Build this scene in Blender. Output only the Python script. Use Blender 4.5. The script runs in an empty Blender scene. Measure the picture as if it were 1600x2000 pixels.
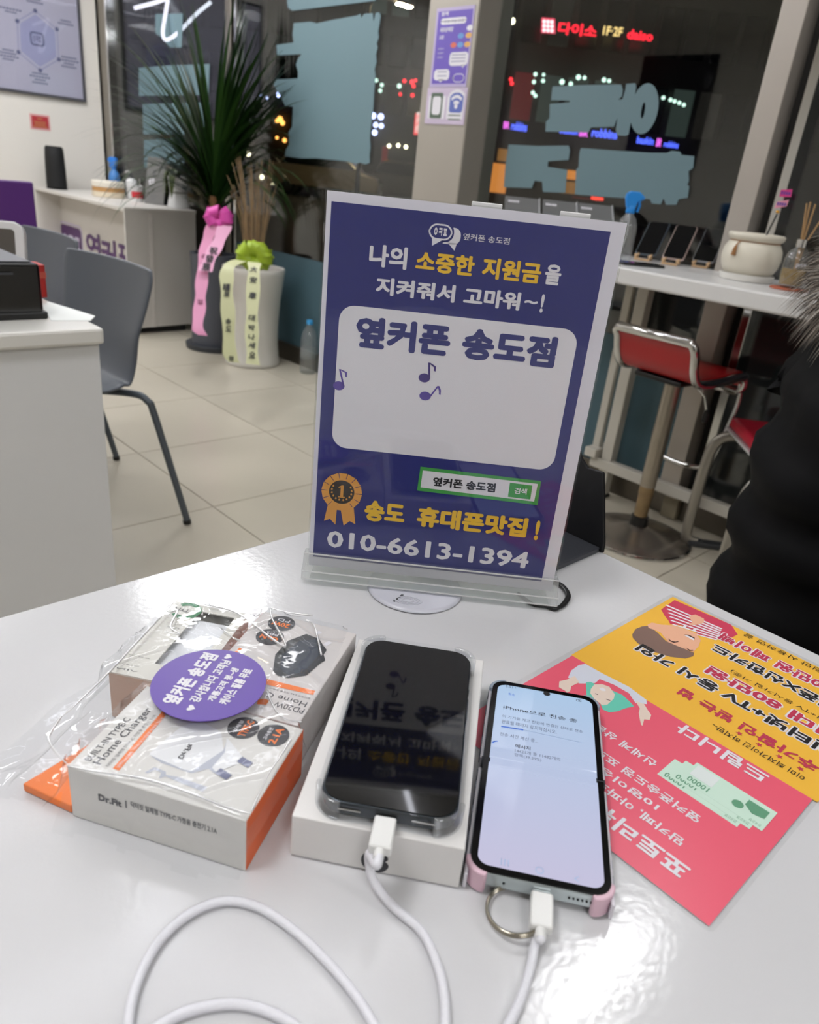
import bpy, math, random
from mathutils import Vector, Matrix, noise
random.seed(7)
S = bpy.context.scene
C = S.collection
V = Vector
# ------------------------------------------------------------------ camera
IW, IH, FPX = 1600, 2000, 1450.0
EYE = V((0, 0, 1.07))
_dn = V((448 - 800, 4210 - 1000, FPX)).normalized()          # plumb direction seen by the lens
_up = -_dn
_hd = (V((0, 0, 1)) - _up * _up.z).normalized()
_rt = _dn.cross(_hd)
AZ = math.radians(45.3)
_ex = _hd * math.sin(AZ) + _rt * math.cos(AZ)
_ey = _hd * math.cos(AZ) - _rt * math.sin(AZ)
RW = Matrix((_ex, _ey, _up))                                  # lens -> room axes
HD, RT = RW @ _hd, RW @ _rt
def ray(px, py): return RW @ V((px - 800, py - 1000, FPX))
def on_plane(px, py, o, n):
    r = ray(px, py); return EYE + r * ((o - EYE).dot(n) / r.dot(n))
def on_z(px, py, z): return on_plane(px, py, V((0, 0, z)), V((0, 0, 1)))
def on_x(px, py, x): return on_plane(px, py, V((x, 0, 0)), V((1, 0, 0)))
def on_y(px, py, y): return on_plane(px, py, V((0, y, 0)), V((0, 1, 0)))
def at(px, py, d): return EYE + ray(px, py) * (d / FPX)
cd = bpy.data.cameras.new('camera'); cam = bpy.data.objects.new('camera', cd); C.objects.link(cam)
cm = RW @ Matrix(((1, 0, 0), (0, -1, 0), (0, 0, -1)))
cam.matrix_world = Matrix.Translation(EYE) @ cm.to_4x4()
cd.sensor_fit = 'HORIZONTAL'; cd.sensor_width = 36; cd.lens = FPX / IW * 36
cd.clip_start = .02; cd.clip_end = 200
cd.dof.use_dof = True; cd.dof.focus_distance = .60; cd.dof.aperture_fstop = 13
S.camera = cam
S.view_settings.view_transform = 'Standard'; S.view_settings.look = 'None'
S.view_settings.gamma = 1; S.view_settings.use_curve_mapping = False
S.view_settings.exposure = 0.3
w = bpy.data.worlds.new('night_sky'); S.world = w; w.use_nodes = True
w.node_tree.nodes['Background'].inputs[0].default_value = (.012, .014, .02, 1)
w.node_tree.nodes['Background'].inputs[1].default_value = .25
LAMP = 17.5          # brightness of the ceiling panels
NEON = 9.0           # brightness of the line lamps
# ------------------------------------------------------------------ materials
def lin(c):
    if isinstance(c, str): c = tuple(int(c[i:i + 2], 16) / 255 for i in (0, 2, 4))
    return tuple((x / 12.92 if x <= .04045 else ((x + .055) / 1.055) ** 2.4) for x in c[:3]) + (1,)
MC = {}
def mat(name, col, rough=.5, metal=0, spec=.5, var=0.04, vs=8, bump=0, bs=60, coat=0, sheen=0):
    if name in MC: return MC[name]
    m = bpy.data.materials.new(name); m.use_nodes = True; MC[name] = m
    N = m.node_tree.nodes; L = m.node_tree.links; b = N['Principled BSDF']
    col = lin(col)
    b.inputs['Roughness'].default_value = rough; b.inputs['Metallic'].default_value = metal
    b.inputs['Specular IOR Level'].default_value = spec; b.inputs['Coat Weight'].default_value = coat
    b.inputs['Coat Roughness'].default_value = .08; b.inputs['Sheen Weight'].default_value = sheen
    b.inputs['Base Color'].default_value = col
    tc = N.new('ShaderNodeTexCoord')
    if var:
        n = N.new('ShaderNodeTexNoise'); n.inputs['Scale'].default_value = vs; n.inputs['Detail'].default_value = 4
        L.new(tc.outputs['Object'], n.inputs['Vector'])
        mx = N.new('ShaderNodeMix'); mx.data_type = 'RGBA'
        mx.inputs[6].default_value = tuple(max(0, x * (1 - var)) for x in col[:3]) + (1,)
        mx.inputs[7].default_value = tuple(min(1, x * (1 + var)) for x in col[:3]) + (1,)
        L.new(n.outputs['Fac'], mx.inputs[0]); L.new(mx.outputs[2], b.inputs['Base Color'])
    if bump:
        n2 = N.new('ShaderNodeTexNoise'); n2.inputs['Scale'].default_value = bs; n2.inputs['Detail'].default_value = 3
        L.new(tc.outputs['Object'], n2.inputs['Vector'])
        bp = N.new('ShaderNodeBump'); bp.inputs['Strength'].default_value = bump; bp.inputs['Distance'].default_value = .01
        L.new(n2.outputs['Fac'], bp.inputs['Height']); L.new(bp.outputs['Normal'], b.inputs['Normal'])
    return m
def emit(name, col, st):
    if name in MC: return MC[name]
    m = bpy.data.materials.new(name); m.use_nodes = True; MC[name] = m
    N = m.node_tree.nodes; N.remove(N['Principled BSDF'])
    e = N.new('ShaderNodeEmission'); e.inputs[0].default_value = lin(col); e.inputs[1].default_value = st
    m.node_tree.links.new(e.outputs[0], N['Material Output'].inputs[0]); return m
def clear(name, tint=(.97, .98, .98), f0=.04, rough=.02, bump=0, bs=40, haze=0, gain=1.0):
    """thin clear sheet: see-through, with a Schlick reflection that grows at grazing angles"""
    if name in MC: return MC[name]
    m = bpy.data.materials.new(name); m.use_nodes = True; MC[name] = m
    N = m.node_tree.nodes; L = m.node_tree.links; N.remove(N['Principled BSDF'])
    t = N.new('ShaderNodeBsdfTransparent'); t.inputs[0].default_value = tint + (1,)
    g = N.new('ShaderNodeBsdfGlossy'); g.inputs['Roughness'].default_value = rough
    lw = N.new('ShaderNodeLayerWeight'); lw.inputs[0].default_value = .5
    p = N.new('ShaderNodeMath'); p.operation = 'POWER'; p.inputs[1].default_value = 5
    ma = N.new('ShaderNodeMath'); ma.operation = 'MULTIPLY_ADD'; ma.inputs[1].default_value = (1 - f0) * gain; ma.inputs[2].default_value = f0
    L.new(lw.outputs['Facing'], p.inputs[0]); L.new(p.outputs[0], ma.inputs[0])
    mx = N.new('ShaderNodeMixShader'); L.new(ma.outputs[0], mx.inputs[0])
    base = t.outputs[0]
    if haze:
        d = N.new('ShaderNodeBsdfDiffuse'); d.inputs[0].default_value = (.8, .8, .8, 1)
        m2 = N.new('ShaderNodeMixShader'); m2.inputs[0].default_value = haze
        L.new(base, m2.inputs[1]); L.new(d.outputs[0], m2.inputs[2]); base = m2.outputs[0]
    L.new(base, mx.inputs[1]); L.new(g.outputs[0], mx.inputs[2])
    L.new(mx.outputs[0], N['Material Output'].inputs[0])
    if bump:
        tc = N.new('ShaderNodeTexCoord'); n2 = N.new('ShaderNodeTexNoise'); n2.inputs['Scale'].default_value = bs
        n2.inputs['Detail'].default_value = 2; L.new(tc.outputs['Object'], n2.inputs['Vector'])
        bp = N.new('ShaderNodeBump'); bp.inputs['Strength'].default_value = bump; bp.inputs['Distance'].default_value = .005
        L.new(n2.outputs['Fac'], bp.inputs['Height'])
        L.new(bp.outputs['Normal'], g.inputs['Normal']); L.new(bp.outputs['Normal'], lw.inputs['Normal'])
    return m
# ------------------------------------------------------------------ mesh builder
def frame(o, x, y):
    x = V(x).normalized(); z = x.cross(V(y)).normalized(); y = z.cross(x)
    m = Matrix((x, y, z)).transposed().to_4x4(); m.translation = V(o); return m
X, Y, Z = V((1, 0, 0)), V((0, 1, 0)), V((0, 0, 1))
def loc(fr, px, py, z=0.0):
    n = fr.col[2].to_3d(); p = on_plane(px, py, fr.translation + n * z, n)
    return fr.inverted() @ p
FC = {}
TS_ = bpy.data.scenes.new('type_setting')
def glyphs(s, bold):
    k = (s, bold)
    if k not in FC:
        cu = bpy.data.curves.new('t', 'FONT'); cu.body = s; cu.size = 1; cu.offset = bold; cu.resolution_u = 2
        o = bpy.data.objects.new('t', cu); TS_.collection.objects.link(o)
        TS_.view_layers[0].update(); dg = TS_.view_layers[0].depsgraph; e = o.evaluated_get(dg); me = e.to_mesh()
        vs = [(v.co.x, v.co.y) for v in me.vertices]; fs = [tuple(p.vertices) for p in me.polygons]
        e.to_mesh_clear(); bpy.data.objects.remove(o); bpy.data.curves.remove(cu)
        FC[k] = (vs, fs)
    return FC[k]
class MB:
    def __init__(s): s.v = []; s.f = []; s.m = []; s.k = 0
    def mi(s, k): s.k = k; return s
    def add(s, vs, fs):
        n = len(s.v); s.v += [tuple(v) for v in vs]; s.f += [tuple(i + n for i in f) for f in fs]; s.m += [s.k] * len(fs); return s
    def box(s, x0, x1, y0, y1, z0, z1):
        vs = [(x, y, z) for z in (z0, z1) for y in (y0, y1) for x in (x0, x1)]
        return s.add(vs, [(0, 2, 3, 1), (4, 5, 7, 6), (0, 1, 5, 4), (2, 6, 7, 3), (0, 4, 6, 2), (1, 3, 7, 5)])
    def prism(s, P, z0, z1=None):
        if sum(P[i - 1][0] * P[i][1] - P[i][0] * P[i - 1][1] for i in range(len(P))) < 0: P = P[::-1]
        n = len(P)
        if z1 is None: return s.add([(p[0], p[1], z0) for p in P], [tuple(range(n))])
        vs = [(p[0], p[1], z0) for p in P] + [(p[0], p[1], z1) for p in P]
        return s.add(vs, [tuple(range(n))[::-1], tuple(range(n, 2 * n))] + [(i, (i + 1) % n, n + (i + 1) % n, n + i) for i in range(n)])
    def ring(s, P, Q, z0, z1):
        n = len(P); vs = [(p[0], p[1], z) for z in (z0, z1) for p in P] + [(p[0], p[1], z) for z in (z0, z1) for p in Q]
        fs = []
        for i in range(n):
            j = (i + 1) % n
            fs += [(i, j, n + j, n + i), (2 * n + j, 2 * n + i, 3 * n + i, 3 * n + j), (n + i, n + j, 3 * n + j, 3 * n + i), (j, i, 2 * n + i, 2 * n + j)]
        return s.add(vs, fs)
    def lathe(s, prof, n=24, c=(0, 0), cap=True, sx=1, sy=1):
        vs = []; fs = []
        for r, z in prof: vs += [(c[0] + sx * r * math.cos(2 * math.pi * i / n), c[1] + sy * r * math.sin(2 * math.pi * i / n), z) for i in range(n)]
        for k in range(len(prof) - 1):
            for i in range(n): a = k * n + i; b = k * n + (i + 1) % n; fs.append((a, b, b + n, a + n))
        if cap: fs += [tuple(range(n))[::-1], tuple(range((len(prof) - 1) * n, len(prof) * n))]
        return s.add(vs, fs)
    def tube(s, P, r, n=8, closed=False, flat=1.0):
        P = [V(p) for p in P]; L = len(P); vs = []; fs = []; nrm = None
        for i in range(L):
            a = P[i - 1] if (i or closed) else P[0]; b = P[(i + 1) % L] if (i < L - 1 or closed) else P[-1]
            t = (b - a).normalized()
            if nrm is None: nrm = t.orthogonal().normalized() if abs(t.z) > .9 else t.cross(Z).normalized()
            nrm = (nrm - t * nrm.dot(t)).normalized(); bi = t.cross(nrm)
            rr = r[i] if isinstance(r, (list, tuple)) else r
            vs += [P[i] + nrm * rr * math.cos(2 * math.pi * k / n) + bi * rr * flat * math.sin(2 * math.pi * k / n) for k in range(n)]
        for i in range(L if closed else L - 1):
            for k in range(n): a = i * n + k; b = i * n + (k + 1) % n; c = ((i + 1) % L) * n; fs.append((a, b, c + (k + 1) % n, c + k))
        if not closed: fs += [tuple(range(n))[::-1], tuple(range((L - 1) * n, L * n))]
        return s.add(vs, fs)
    def ribbon(s, P, W, th=.0006):
        """strip through points P with half-width vectors W"""
        n = len(P); vs = []; 
        for p, wv in zip(P, W): vs += [V(p) - V(wv), V(p) + V(wv)]
        fs = [(2 * i, 2 * i + 1, 2 * i + 3, 2 * i + 2) for i in range(n - 1)]
        return s.add(vs, fs)
    def text(s, t, x0, y0, x1, y1, z=0, bold=.0):
        vs, fs = glyphs(t, 0)
        if not vs: return s
        if bold > .004:                       # heavier weight: the outline stamped round a small circle
            n = len(vs); st = [(bold * math.cos(a), bold * math.sin(a)) for a in [math.pi / 4 * i for i in range(8)]]
            fs = [tuple(i + n * k for i in f) for k in range(8) for f in fs]; vs = [(v[0] + d[0], v[1] + d[1]) for d in st for v in vs]
        zz = [0.0] * len(vs) if bold <= .004 else [5e-6 * (i // (len(vs) // 8)) for i in range(len(vs))]
        ax = min(v[0] for v in vs); bx = max(v[0] for v in vs); ay = min(v[1] for v in vs); by = max(v[1] for v in vs)
        kx = (x1 - x0) / max(bx - ax, 1e-6); ky = (y1 - y0) / max(by - ay, 1e-6)
        return s.add([(x0 + (v[0] - ax) * kx, y0 + (v[1] - ay) * ky, z + dz) for v, dz in zip(vs, zz)], fs)
    def ptext(s, fr, t, bl, tr, z=0, bold=0):
        a = loc(fr, *bl, z); b = loc(fr, *tr, z); return s.text(t, a.x, a.y, b.x, b.y, z, bold)
    def ppoly(s, fr, pts, z=0, z1=None): return s.prism([tuple(loc(fr, *p, z))[:2] for p in pts], z, z1)
    def xf(s, M):
        s.v = [tuple(M @ V(v)) for v in s.v]; return s
    def done(s, name, mats, parent=None, M=None, smooth=None, bevel=0, seg=2):
        me = bpy.data.meshes.new(name); me.from_pydata(s.v, [], s.f)
        if not isinstance(mats, (list, tuple)): mats = [mats]
        for m in mats: me.materials.append(m)
        if len(mats) > 1: me.polygons.foreach_set('material_index', s.m)
        me.update()
        if smooth is not None:
            me.polygons.foreach_set('use_smooth', [True] * len(me.polygons)); me.set_sharp_from_angle(angle=math.radians(smooth))
        o = bpy.data.objects.new(name, me); C.objects.link(o)
        if M is not None: o.matrix_world = M
        if parent: o.parent = parent
        if bevel:
            b = o.modifiers.new('bevel', 'BEVEL'); b.width = bevel; b.segments = seg; b.limit_method = 'ANGLE'; b.angle_limit = math.radians(40)
        return o
def tag(o, label, cat, group=None, kind=None):
    o['label'] = label; o['category'] = cat
    if group: o['group'] = group
    if kind: o['kind'] = kind
    return o
def struct(o): o['kind'] = 'structure'; return o
def stuff(o): o['kind'] = 'stuff'; return o
def thing(name, label, cat, M=None, group=None):
    o = bpy.data.objects.new(name, None); C.objects.link(o); o.empty_display_size = .05
    o.matrix_world = M if M is not None else Matrix.Identity(4)
    return tag(o, label, cat, group)
def T(x, y, z, a=0): return Matrix.Translation((x, y, z)) @ Matrix.Rotation(a, 4, 'Z')
def copy_tree(o, parent=None):
    c = o.copy(); C.objects.link(c)
    if parent: c.parent = parent
    for ch in [k for k in o.children]: copy_tree(ch, c)
    return c
def rrect(x0, x1, y0, y1, r, n=5):
    P = []
    for cx, cy, a0 in ((x1 - r, y1 - r, 0), (x0 + r, y1 - r, 90), (x0 + r, y0 + r, 180), (x1 - r, y0 + r, 270)):
        for i in range(n + 1): a = math.radians(a0 + 90 * i / n); P.append((cx + r * math.cos(a), cy + r * math.sin(a)))
    return P
def circ(cx, cy, rx, ry=None, n=28, a0=0):
    ry = rx if ry is None else ry
    return [(cx + rx * math.cos(2 * math.pi * i / n + a0), cy + ry * math.sin(2 * math.pi * i / n + a0)) for i in range(n)]
def bez(P, n=8):
    """Catmull-Rom through points"""
    P = [V(p) for p in P]; out = []
    for i in range(len(P) - 1):
        a, b, c, d = P[max(i - 1, 0)], P[i], P[i + 1], P[min(i + 2, len(P) - 1)]
        for k in range(n):
            t = k / n
            out.append(.5 * ((2 * b) + (c - a) * t + (2 * a - 5 * b + 4 * c - d) * t * t + (3 * b - a - 3 * c + d) * t ** 3))
    out.append(P[-1]); return out
def heart(cx, cy, r, ang=0, n=20):
    P = []
    for i in range(n):
        t = 2 * math.pi * i / n
        x = 16 * math.sin(t) ** 3 / 17; y = (13 * math.cos(t) - 5 * math.cos(2 * t) - 2 * math.cos(3 * t) - math.cos(4 * t)) / 17
        P.append((cx + r * (x * math.cos(ang) - y * math.sin(ang)), cy + r * (x * math.sin(ang) + y * math.cos(ang))))
    return P
# common finishes
WHITE = mat('white_laminate', 'd8d6d0', .35, var=.02)
GLOSSW = mat('white_gloss_lacquer', 'c8c8ca', .13, spec=.5, var=.015, bump=.018, bs=220)
STEEL = mat('brushed_steel', '9a958c', .28, 1, var=.06, vs=3)
CHROME = mat('chrome', 'c9c9c8', .08, 1, var=.02)
BLACK = mat('black_plastic', '0b0b0d', .35, var=.03)
BLKG = mat('black_gloss', '060607', .10, spec=.2, var=.02)
DGREY = mat('dark_grey_plastic', '3a3c40', .45)
INKW = mat('print_white', 'dcdae0', .5, var=0); INKK = mat('print_black', '16161a', .5, var=0)
PURP = mat('print_purple', '54399c', .5, var=.03); ORNG = mat('print_orange', 'ee7a30', .5, var=.03)
TEAL = mat('grey_teal_film', '637c84', .6, var=.04, vs=2)
GLASS = clear('window_glass', (.90, .93, .93), .06, .0)
ACRY = clear('clear_acrylic', (.985, .99, .99), .028, .01)
BLK2 = clear('acrylic_block', (.965, .98, .975), .12, .03, haze=.09)
BAGM = clear('bag_film', (.97, .975, .98), .042, .06, bump=.12, bs=70, haze=.03, gain=.9)
CASEM = clear('clear_case', (.975, .98, .985), .025, .03, gain=.35)
CASE2 = clear('clear_case_corner', (.96, .97, .98), .10, .05, haze=.04, gain=.5)
FOLD_GLINT = clear('film_fold_glint', (.98, .98, .98), .40, .2, haze=.85)  # hazy white: glints along the bag's folds put into the colour
EDGE = clear('acrylic_edge_glint', (.98, .99, .98), .25, .1, haze=.65)  # milky white: light gathered in the foot's edges put into the colour
# ------------------------------------------------------------------ room shell
WX, LY, X0, Y0, CZ = 2.56, 6.15, -3.0, -3.0, 2.66
WALL = mat('wall_paint', 'e0dcd5', .7, var=.015, vs=2)
TILE = mat('floor_tile', 'bcb5a5', .28, var=.05, vs=3, bump=.02, bs=30)
GROUT = mat('grout', '8f8674', .8)
fl = struct(MB().box(X0, WX + .02, Y0, LY, -.1, -.004).done('floor', GROUT))
TS = .575
full = None
for i in range(-8, 4):
    for j in range(-7, 10):
        a, b = 1.138 + TS * i, .90 + TS * j
        xa, xb, ya, yb = max(a, X0) + .002, min(a + TS, WX) - .002, max(b, Y0) + .002, min(b + TS, LY) - .002
        if xb - xa < .02 or yb - ya < .02: continue
        if abs(xb - xa - TS + .004) < 1e-4 and abs(yb - ya - TS + .004) < 1e-4:
            if full is None:
                full = MB().box(0, TS - .004, 0, TS - .004, -.004, 0).done('tile', TILE, fl); o = full
            else:
                o = full.copy(); C.objects.link(o)
            o.location = (xa, ya, 0)
        else: o = MB().box(xa, xb, ya, yb, -.004, 0).done('tile', TILE, fl)
struct(MB().box(X0 - .1, WX + .3, Y0 - .1, LY + .1, CZ, CZ + .1).done('ceiling', mat('ceiling_paint', 'd8d6d0', .8)))
struct(MB().box(X0 - .1, WX - .03, LY, LY + .1, -.1, CZ).done('wall_left', WALL))
struct(MB().box(X0 - .1, X0, Y0, LY, -.1, CZ).done('wall_back', WALL))
struct(MB().box(X0 - .1, WX + .1, Y0 - .1, Y0, -.1, CZ).done('wall_right', WALL))
# shopfront: sill, header, mullions, panes
struct(MB().box(WX - .02, WX + .06, Y0, LY, 0, .10).done('trim_1', mat('dark_steel', '6b655c', .35, .8), bevel=.004))
struct(MB().box(WX - .02, WX + .06, Y0, LY, 2.5, CZ).done('trim_2', STEEL))
def post(n, y0, y1, x0, x1, m=STEEL): return struct(MB().box(x0, x1, y0, y1, .1, 2.5).done('trim_%d' % n, m, bevel=.003))
def yw(px, py): return on_x(px, py, WX).y
post(3, 6.03, 6.15, WX - .02, WX + .05); post(4, 5.98, 6.01, WX - .03, WX + .05, CHROME)
ym = yw(457, 200); post(5, ym - .012, ym + .05, WX - .03, WX + .05); post(6, ym - .055, ym - .03, WX - .02, WX + .05, CHROME)
PXF = WX - .12                                                    # face of the steel pillar
pya, pyb = on_x(827, 240, PXF).y, on_x(905, 240, PXF).y
struct(MB().box(PXF, WX + .08, pyb - .015, pya + .03, 0, CZ).done('wall_pillar', mat('pillar_steel', 'a8a298', .4, .3, var=.06, vs=2), bevel=.006))
yc = yw(922, 200); post(7, yc - .018, yc + .010, WX - .03, WX + .05, CHROME)
yd = yw(1480, 420); post(8, yd - .02, yd + .055, WX - .09, WX + .05, mat('satin_steel', 'b3aca4', .45, .6))
post(9, yd - .085, yd - .055, WX - .04, WX + .05, CHROME); post(10, yd - .06, yd - .02, WX - .005, WX + .05, mat('rubber_gap', '14120f', .7))
edges = [6.0, ym, pya, yc, yd - .04, Y0]
for k in range(5):
    if k == 2: lo, hi = edges[3], pyb
    else: lo, hi = edges[k + 1], edges[k]
    struct(MB().box(WX, WX + .01, lo, hi, .1, 2.5).done('window_%d' % (k + 1), GLASS))
# ------------------------------------------------------------------ lamps
DIFF = emit('panel_diffuser', 'fdfdff', LAMP)
def panel(x, y, lab, h=.31):
    t = thing('ceiling_light', lab, 'ceiling light', T(x, y, CZ), 'square ceiling lights')
    MB().ring(rrect(-.31, .31, -h, h, .01, 2), rrect(-.285, .285, -h + .025, h - .025, .01, 2), -.05, 0).done('frame', WHITE, t)
    MB().box(-.284, .284, -h + .026, h - .026, -.045, -.03).done('diffuser', DIFF, t)
panel(1.64, .57, 'narrow ceiling light between the white table and the window bar', .10)
for x, y, l in ((1.75, 3.25, 'square ceiling light in front of the potted palm'),
                (-.5, .57, 'square ceiling light above the near end of the white table'), (-.5, 3.25, 'square ceiling light above the small white desk'),
                (1.5, -1.9, 'square ceiling light near the right end of the shopfront'), (-.55, -1.35, 'added square ceiling light behind the near table end, lighting the sign'), (.8, 4.35, 'square ceiling light by the poster wall'), (1.75, 5.0, 'added square ceiling light brightening the back, above the reception counter'), (-.6, 5.3, 'added square ceiling light brightening the back, in the far left corner')):  # near-end, counter and far left panels are added to brighten sign and back
    panel(x, y, l)
NEONM = emit('line_lamp', 'f4f6ff', NEON)
hx = thing('line_light', 'white hexagon line light on the ceiling over the middle of the shop', 'ceiling light', T(.35, 1.95, CZ - .06))
for (cx, cy) in ((0, 0), (.78, .45), (.78, -.45)):
    for k in range(6):
        a0, a1 = math.radians(60 * k), math.radians(60 * k + 60)
        MB().tube([(cx + .5 * math.cos(a0), cy + .5 * math.sin(a0), 0), (cx + .5 * math.cos(a1), cy + .5 * math.sin(a1), 0)], .011, 6).done('tube', NEONM, hx)
zp = [at(*p, 4.6) for p in ((262, 16), (300, 6), (326, -2), (326, 10), (321, 40), (318, 62), (321, 76), (331, 76), (352, 60), (385, 26), (412, 4))]
zl = thing('zigzag_reflection', 'white zigzag lamp reflection, built as a glowing tube above the palm', 'lamp reflection', T(*zp[5]))
MB().tube(bez([p - zp[5] for p in zp], 5), .011, 8).done('tube', emit('reflection_glow', 'eef0ff', 1.15), zl, smooth=60)  # reflection of line lamps, put in as a glowing tube on wires
for p in (zp[2], zp[10]): MB().tube([p - zp[5], V((p.x, p.y, CZ)) - zp[5]], .0015, 5).done('wire', BLACK, zl)
ws = thing('wall_screen', 'dark framed panel on the back wall, mirrored in the right glass', 'wall panel', frame(V((X0, 5.22, 1.45)), -Y, Z) @ Matrix.Identity(4))
ws.matrix_world = frame(V((X0, 4.36, 1.45)), Y, Z)
MB().box(.02, .84, .02, 1.03, .0, .02).done('panel_face', mat('panel_ink', '14141c', .12), ws)
MB().ring([(0, 0), (.86, 0), (.86, 1.05), (0, 1.05)], [(.025, .025), (.835, .025), (.835, 1.025), (.025, 1.025)], 0, .035).done('frame', BLACK, ws)
# ------------------------------------------------------------------ outside: street at night
struct(MB().box(WX + .07, 120, -60, 110, -.3, -.06).done('floor_street', mat('asphalt', '2b2a29', .85, var=.2, vs=6, bump=.3, bs=40)))
def fac(d): return frame(V((EYE.x, EYE.y, 0)) + HD * d, RT, Z)
B42 = fac(42)
DARKW = mat('night_facade', '2d2b2a', .8, var=.15, vs=.5); DARKG = mat('dark_glass_far', '17191d', .2)
def building(lab, px0, px1, top, d, rows, cols, lit, z0=3.6):
    fr = fac(d); t = thing('building', lab, 'building', fr)
    x0, x1 = loc(fr, px0, 330).x, loc(fr, px1, 330).x
    b = MB().box(x0, x1, 0, top, -8, 0); b.done('wall', DARKW, t)
    MB().box(x0 - .2, x1 + .2, top, top + .5, -8.2, .25).done('cornice', DARKW, t)
    cw = (x1 - x0) / cols; rh = (top - z0) / rows
    for r in range(rows):
        for c in range(cols):
            m = lit.get((r, c), DARKG)
            MB().box(x0 + cw * (c + .12), x0 + cw * (c + .88), z0 + rh * (r + .18), z0 + rh * (r + .8), 0, .08).done('window', m, t)
    return t, fr
LITG = emit('lit_green', '9ab4a8', .07); LITW = emit('lit_warm', 'c8b48a', .25); LITR = emit('lit_red', 'a01828', .2); DIM = emit('dim_window', '4a4640', .12); LITO = emit('lit_orange', 'e08a3c', .8)
bA = building('dark block at left across the street behind the palm', 250, 615, 15, 44, 4, 7, {(1, 5): DIM, (2, 2): DIM})
bB = building('dark office block across the street left of the steel pillar', 655, 905, 17, 45, 6, 6, {(2, 1): LITG, (2, 2): LITG, (2, 4): LITR, (1, 4): LITR, (3, 4): DIM})
t, fr = bC = building('grey building across the street under the red lit sign', 925, 1640, 20, 42, 5, 14, {(0, 1): LITR, (0, 2): LITG, (0, 3): LITG, (0, 4): LITG, (0, 7): LITG, (0, 8): DIM, (1, 2): DIM, (4, 12): LITW})
def shop(name, lab, pxs, m, fr, dep=.25, cat='shop front'):
    t = thing(name, lab, cat, fr)
    for n_, a, b, mm in pxs:
        p, q = loc(fr, *a), loc(fr, *b); MB().box(p.x, q.x, min(p.y, q.y), max(p.y, q.y), 0, dep).done(n_, mm or m, t)
    return t
F38 = fac(41)
shop('shop_front', 'orange lit shop front across the street right of the steel pillar', [('window', (962, 318), (986, 378), None), ('lamp', (974, 290), (992, 316), emit('lit_soft', 'b07a40', .5))], LITO, F38)
shop('shop_front', 'orange lit entrance seen between the two lower window stickers', [('window', (1108, 332), (1126, 352), None), ('panel', (1086, 352), (1128, 380), emit('lit_soft', 'b07a40', .5))], LITO, F38)
shop('shop_front', 'red lit shop front low between stickers and blue spray bottle', [('window', (1118, 384), (1175, 392), emit('red_dim', '7a2018', .6)), ('sign', (1155, 384), (1176, 392), emit('red_hot', 'ff4030', 2.))], None, F38)
shop('shop_front', 'amber lit ground floor beside the left edge of the pillar', [('window', (752, 312), (790, 326), emit('amber', 'c88a20', .8)), ('pillar', (748, 286), (755, 330), emit('red_dim2', '782020', .5))], None, F38)
shop('pole_sign', 'white and pale green lit pole sign right of the steel pillar', [('top_panel', (935, 222), (952, 246), emit('pale', 'f2e4dc', 1.1)), ('red_panel', (934, 272), (950, 286), emit('red_pole', 'e04040', 1.3)), ('green_panel', (930, 290), (946, 314), emit('mint', 'bfe6cf', 1.1)), ('lower_panel', (920, 318), (940, 372), emit('mint_dim', '9fb898', .7))], None, fac(36), cat='sign')
shop('wall_sign', 'red and white lit wall sign at the left edge of the pillar', [('panel', (815, 220), (827, 262), emit('pale', 'f2e4dc', 1.1)), ('edge', (812, 222), (816, 264), emit('red_pole', 'e04040', 1.3))], None, fac(36), cat='sign')
# lit lettering on the grey building
sg = thing('lit_sign', 'red lit shop sign high on the grey building outside', 'sign', F38)
RED = emit('sign_red', 'ff2034', 2.2)
k = MB().ppoly(F38, [(1058, 36), (1083, 38), (1084, 66), (1057, 64)], .1, .3); k.done('logo_plate', emit('sign_plate', 'f05068', 1.2), sg)
b = MB()
for i in range(3):
    for j in range(3):
        p = loc(F38, 1063 + 7.5 * i, 42 + 8.5 * j + .6 * i, .3); b.prism(circ(p.x, p.y, .075, n=10), .32)
b.done('logo_dots', emit('sign_white', 'ffd8dc', 2.0), sg)
MB().ptext(F38, '다이소', (1089, 66), (1168, 50), .2, .035).done('lettering', RED, sg)
MB().ptext(F38, '1F·2F', (1177, 68), (1218, 54), .2, .02).done('lettering', emit('sign_warm', 'ffd88a', 1.5), sg)
MB().ptext(F38, 'daiso', (1224, 76), (1278, 62), .2, .035).done('lettering', RED, sg)
BLUE = emit('sign_blue', '5468ff', 1.9); PNK = emit('sign_pink', 'e868e0', 1.6)
for lab, parts in (('blue and pink lit sign low on the right, under the dark reflection', (('baskin', (1243, 280), (1279, 269), BLUE), ('BR', (1281, 286), (1294, 271), PNK), ('robbins', (1296, 287), (1327, 278), BLUE))),
                   ('blue lit sign in the middle, peeking under the upper stickers', (('baskin', (1093, 260), (1130, 252), BLUE), ('BR', (1131, 266), (1150, 256), PNK), ('robbins', (1155, 267), (1208, 255), BLUE))),
                   ('small blue lit sign with pink mark right of the pillar', (('BR', (983, 251), (996, 238), PNK), ('robbins', (998, 254), (1031, 240), BLUE)))):
    s_ = thing('lit_sign', lab, 'sign', F38)
    for tx, a, c, m in parts: MB().ptext(F38, tx, a, c, .15, .035).done('lettering', m, s_)
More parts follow.
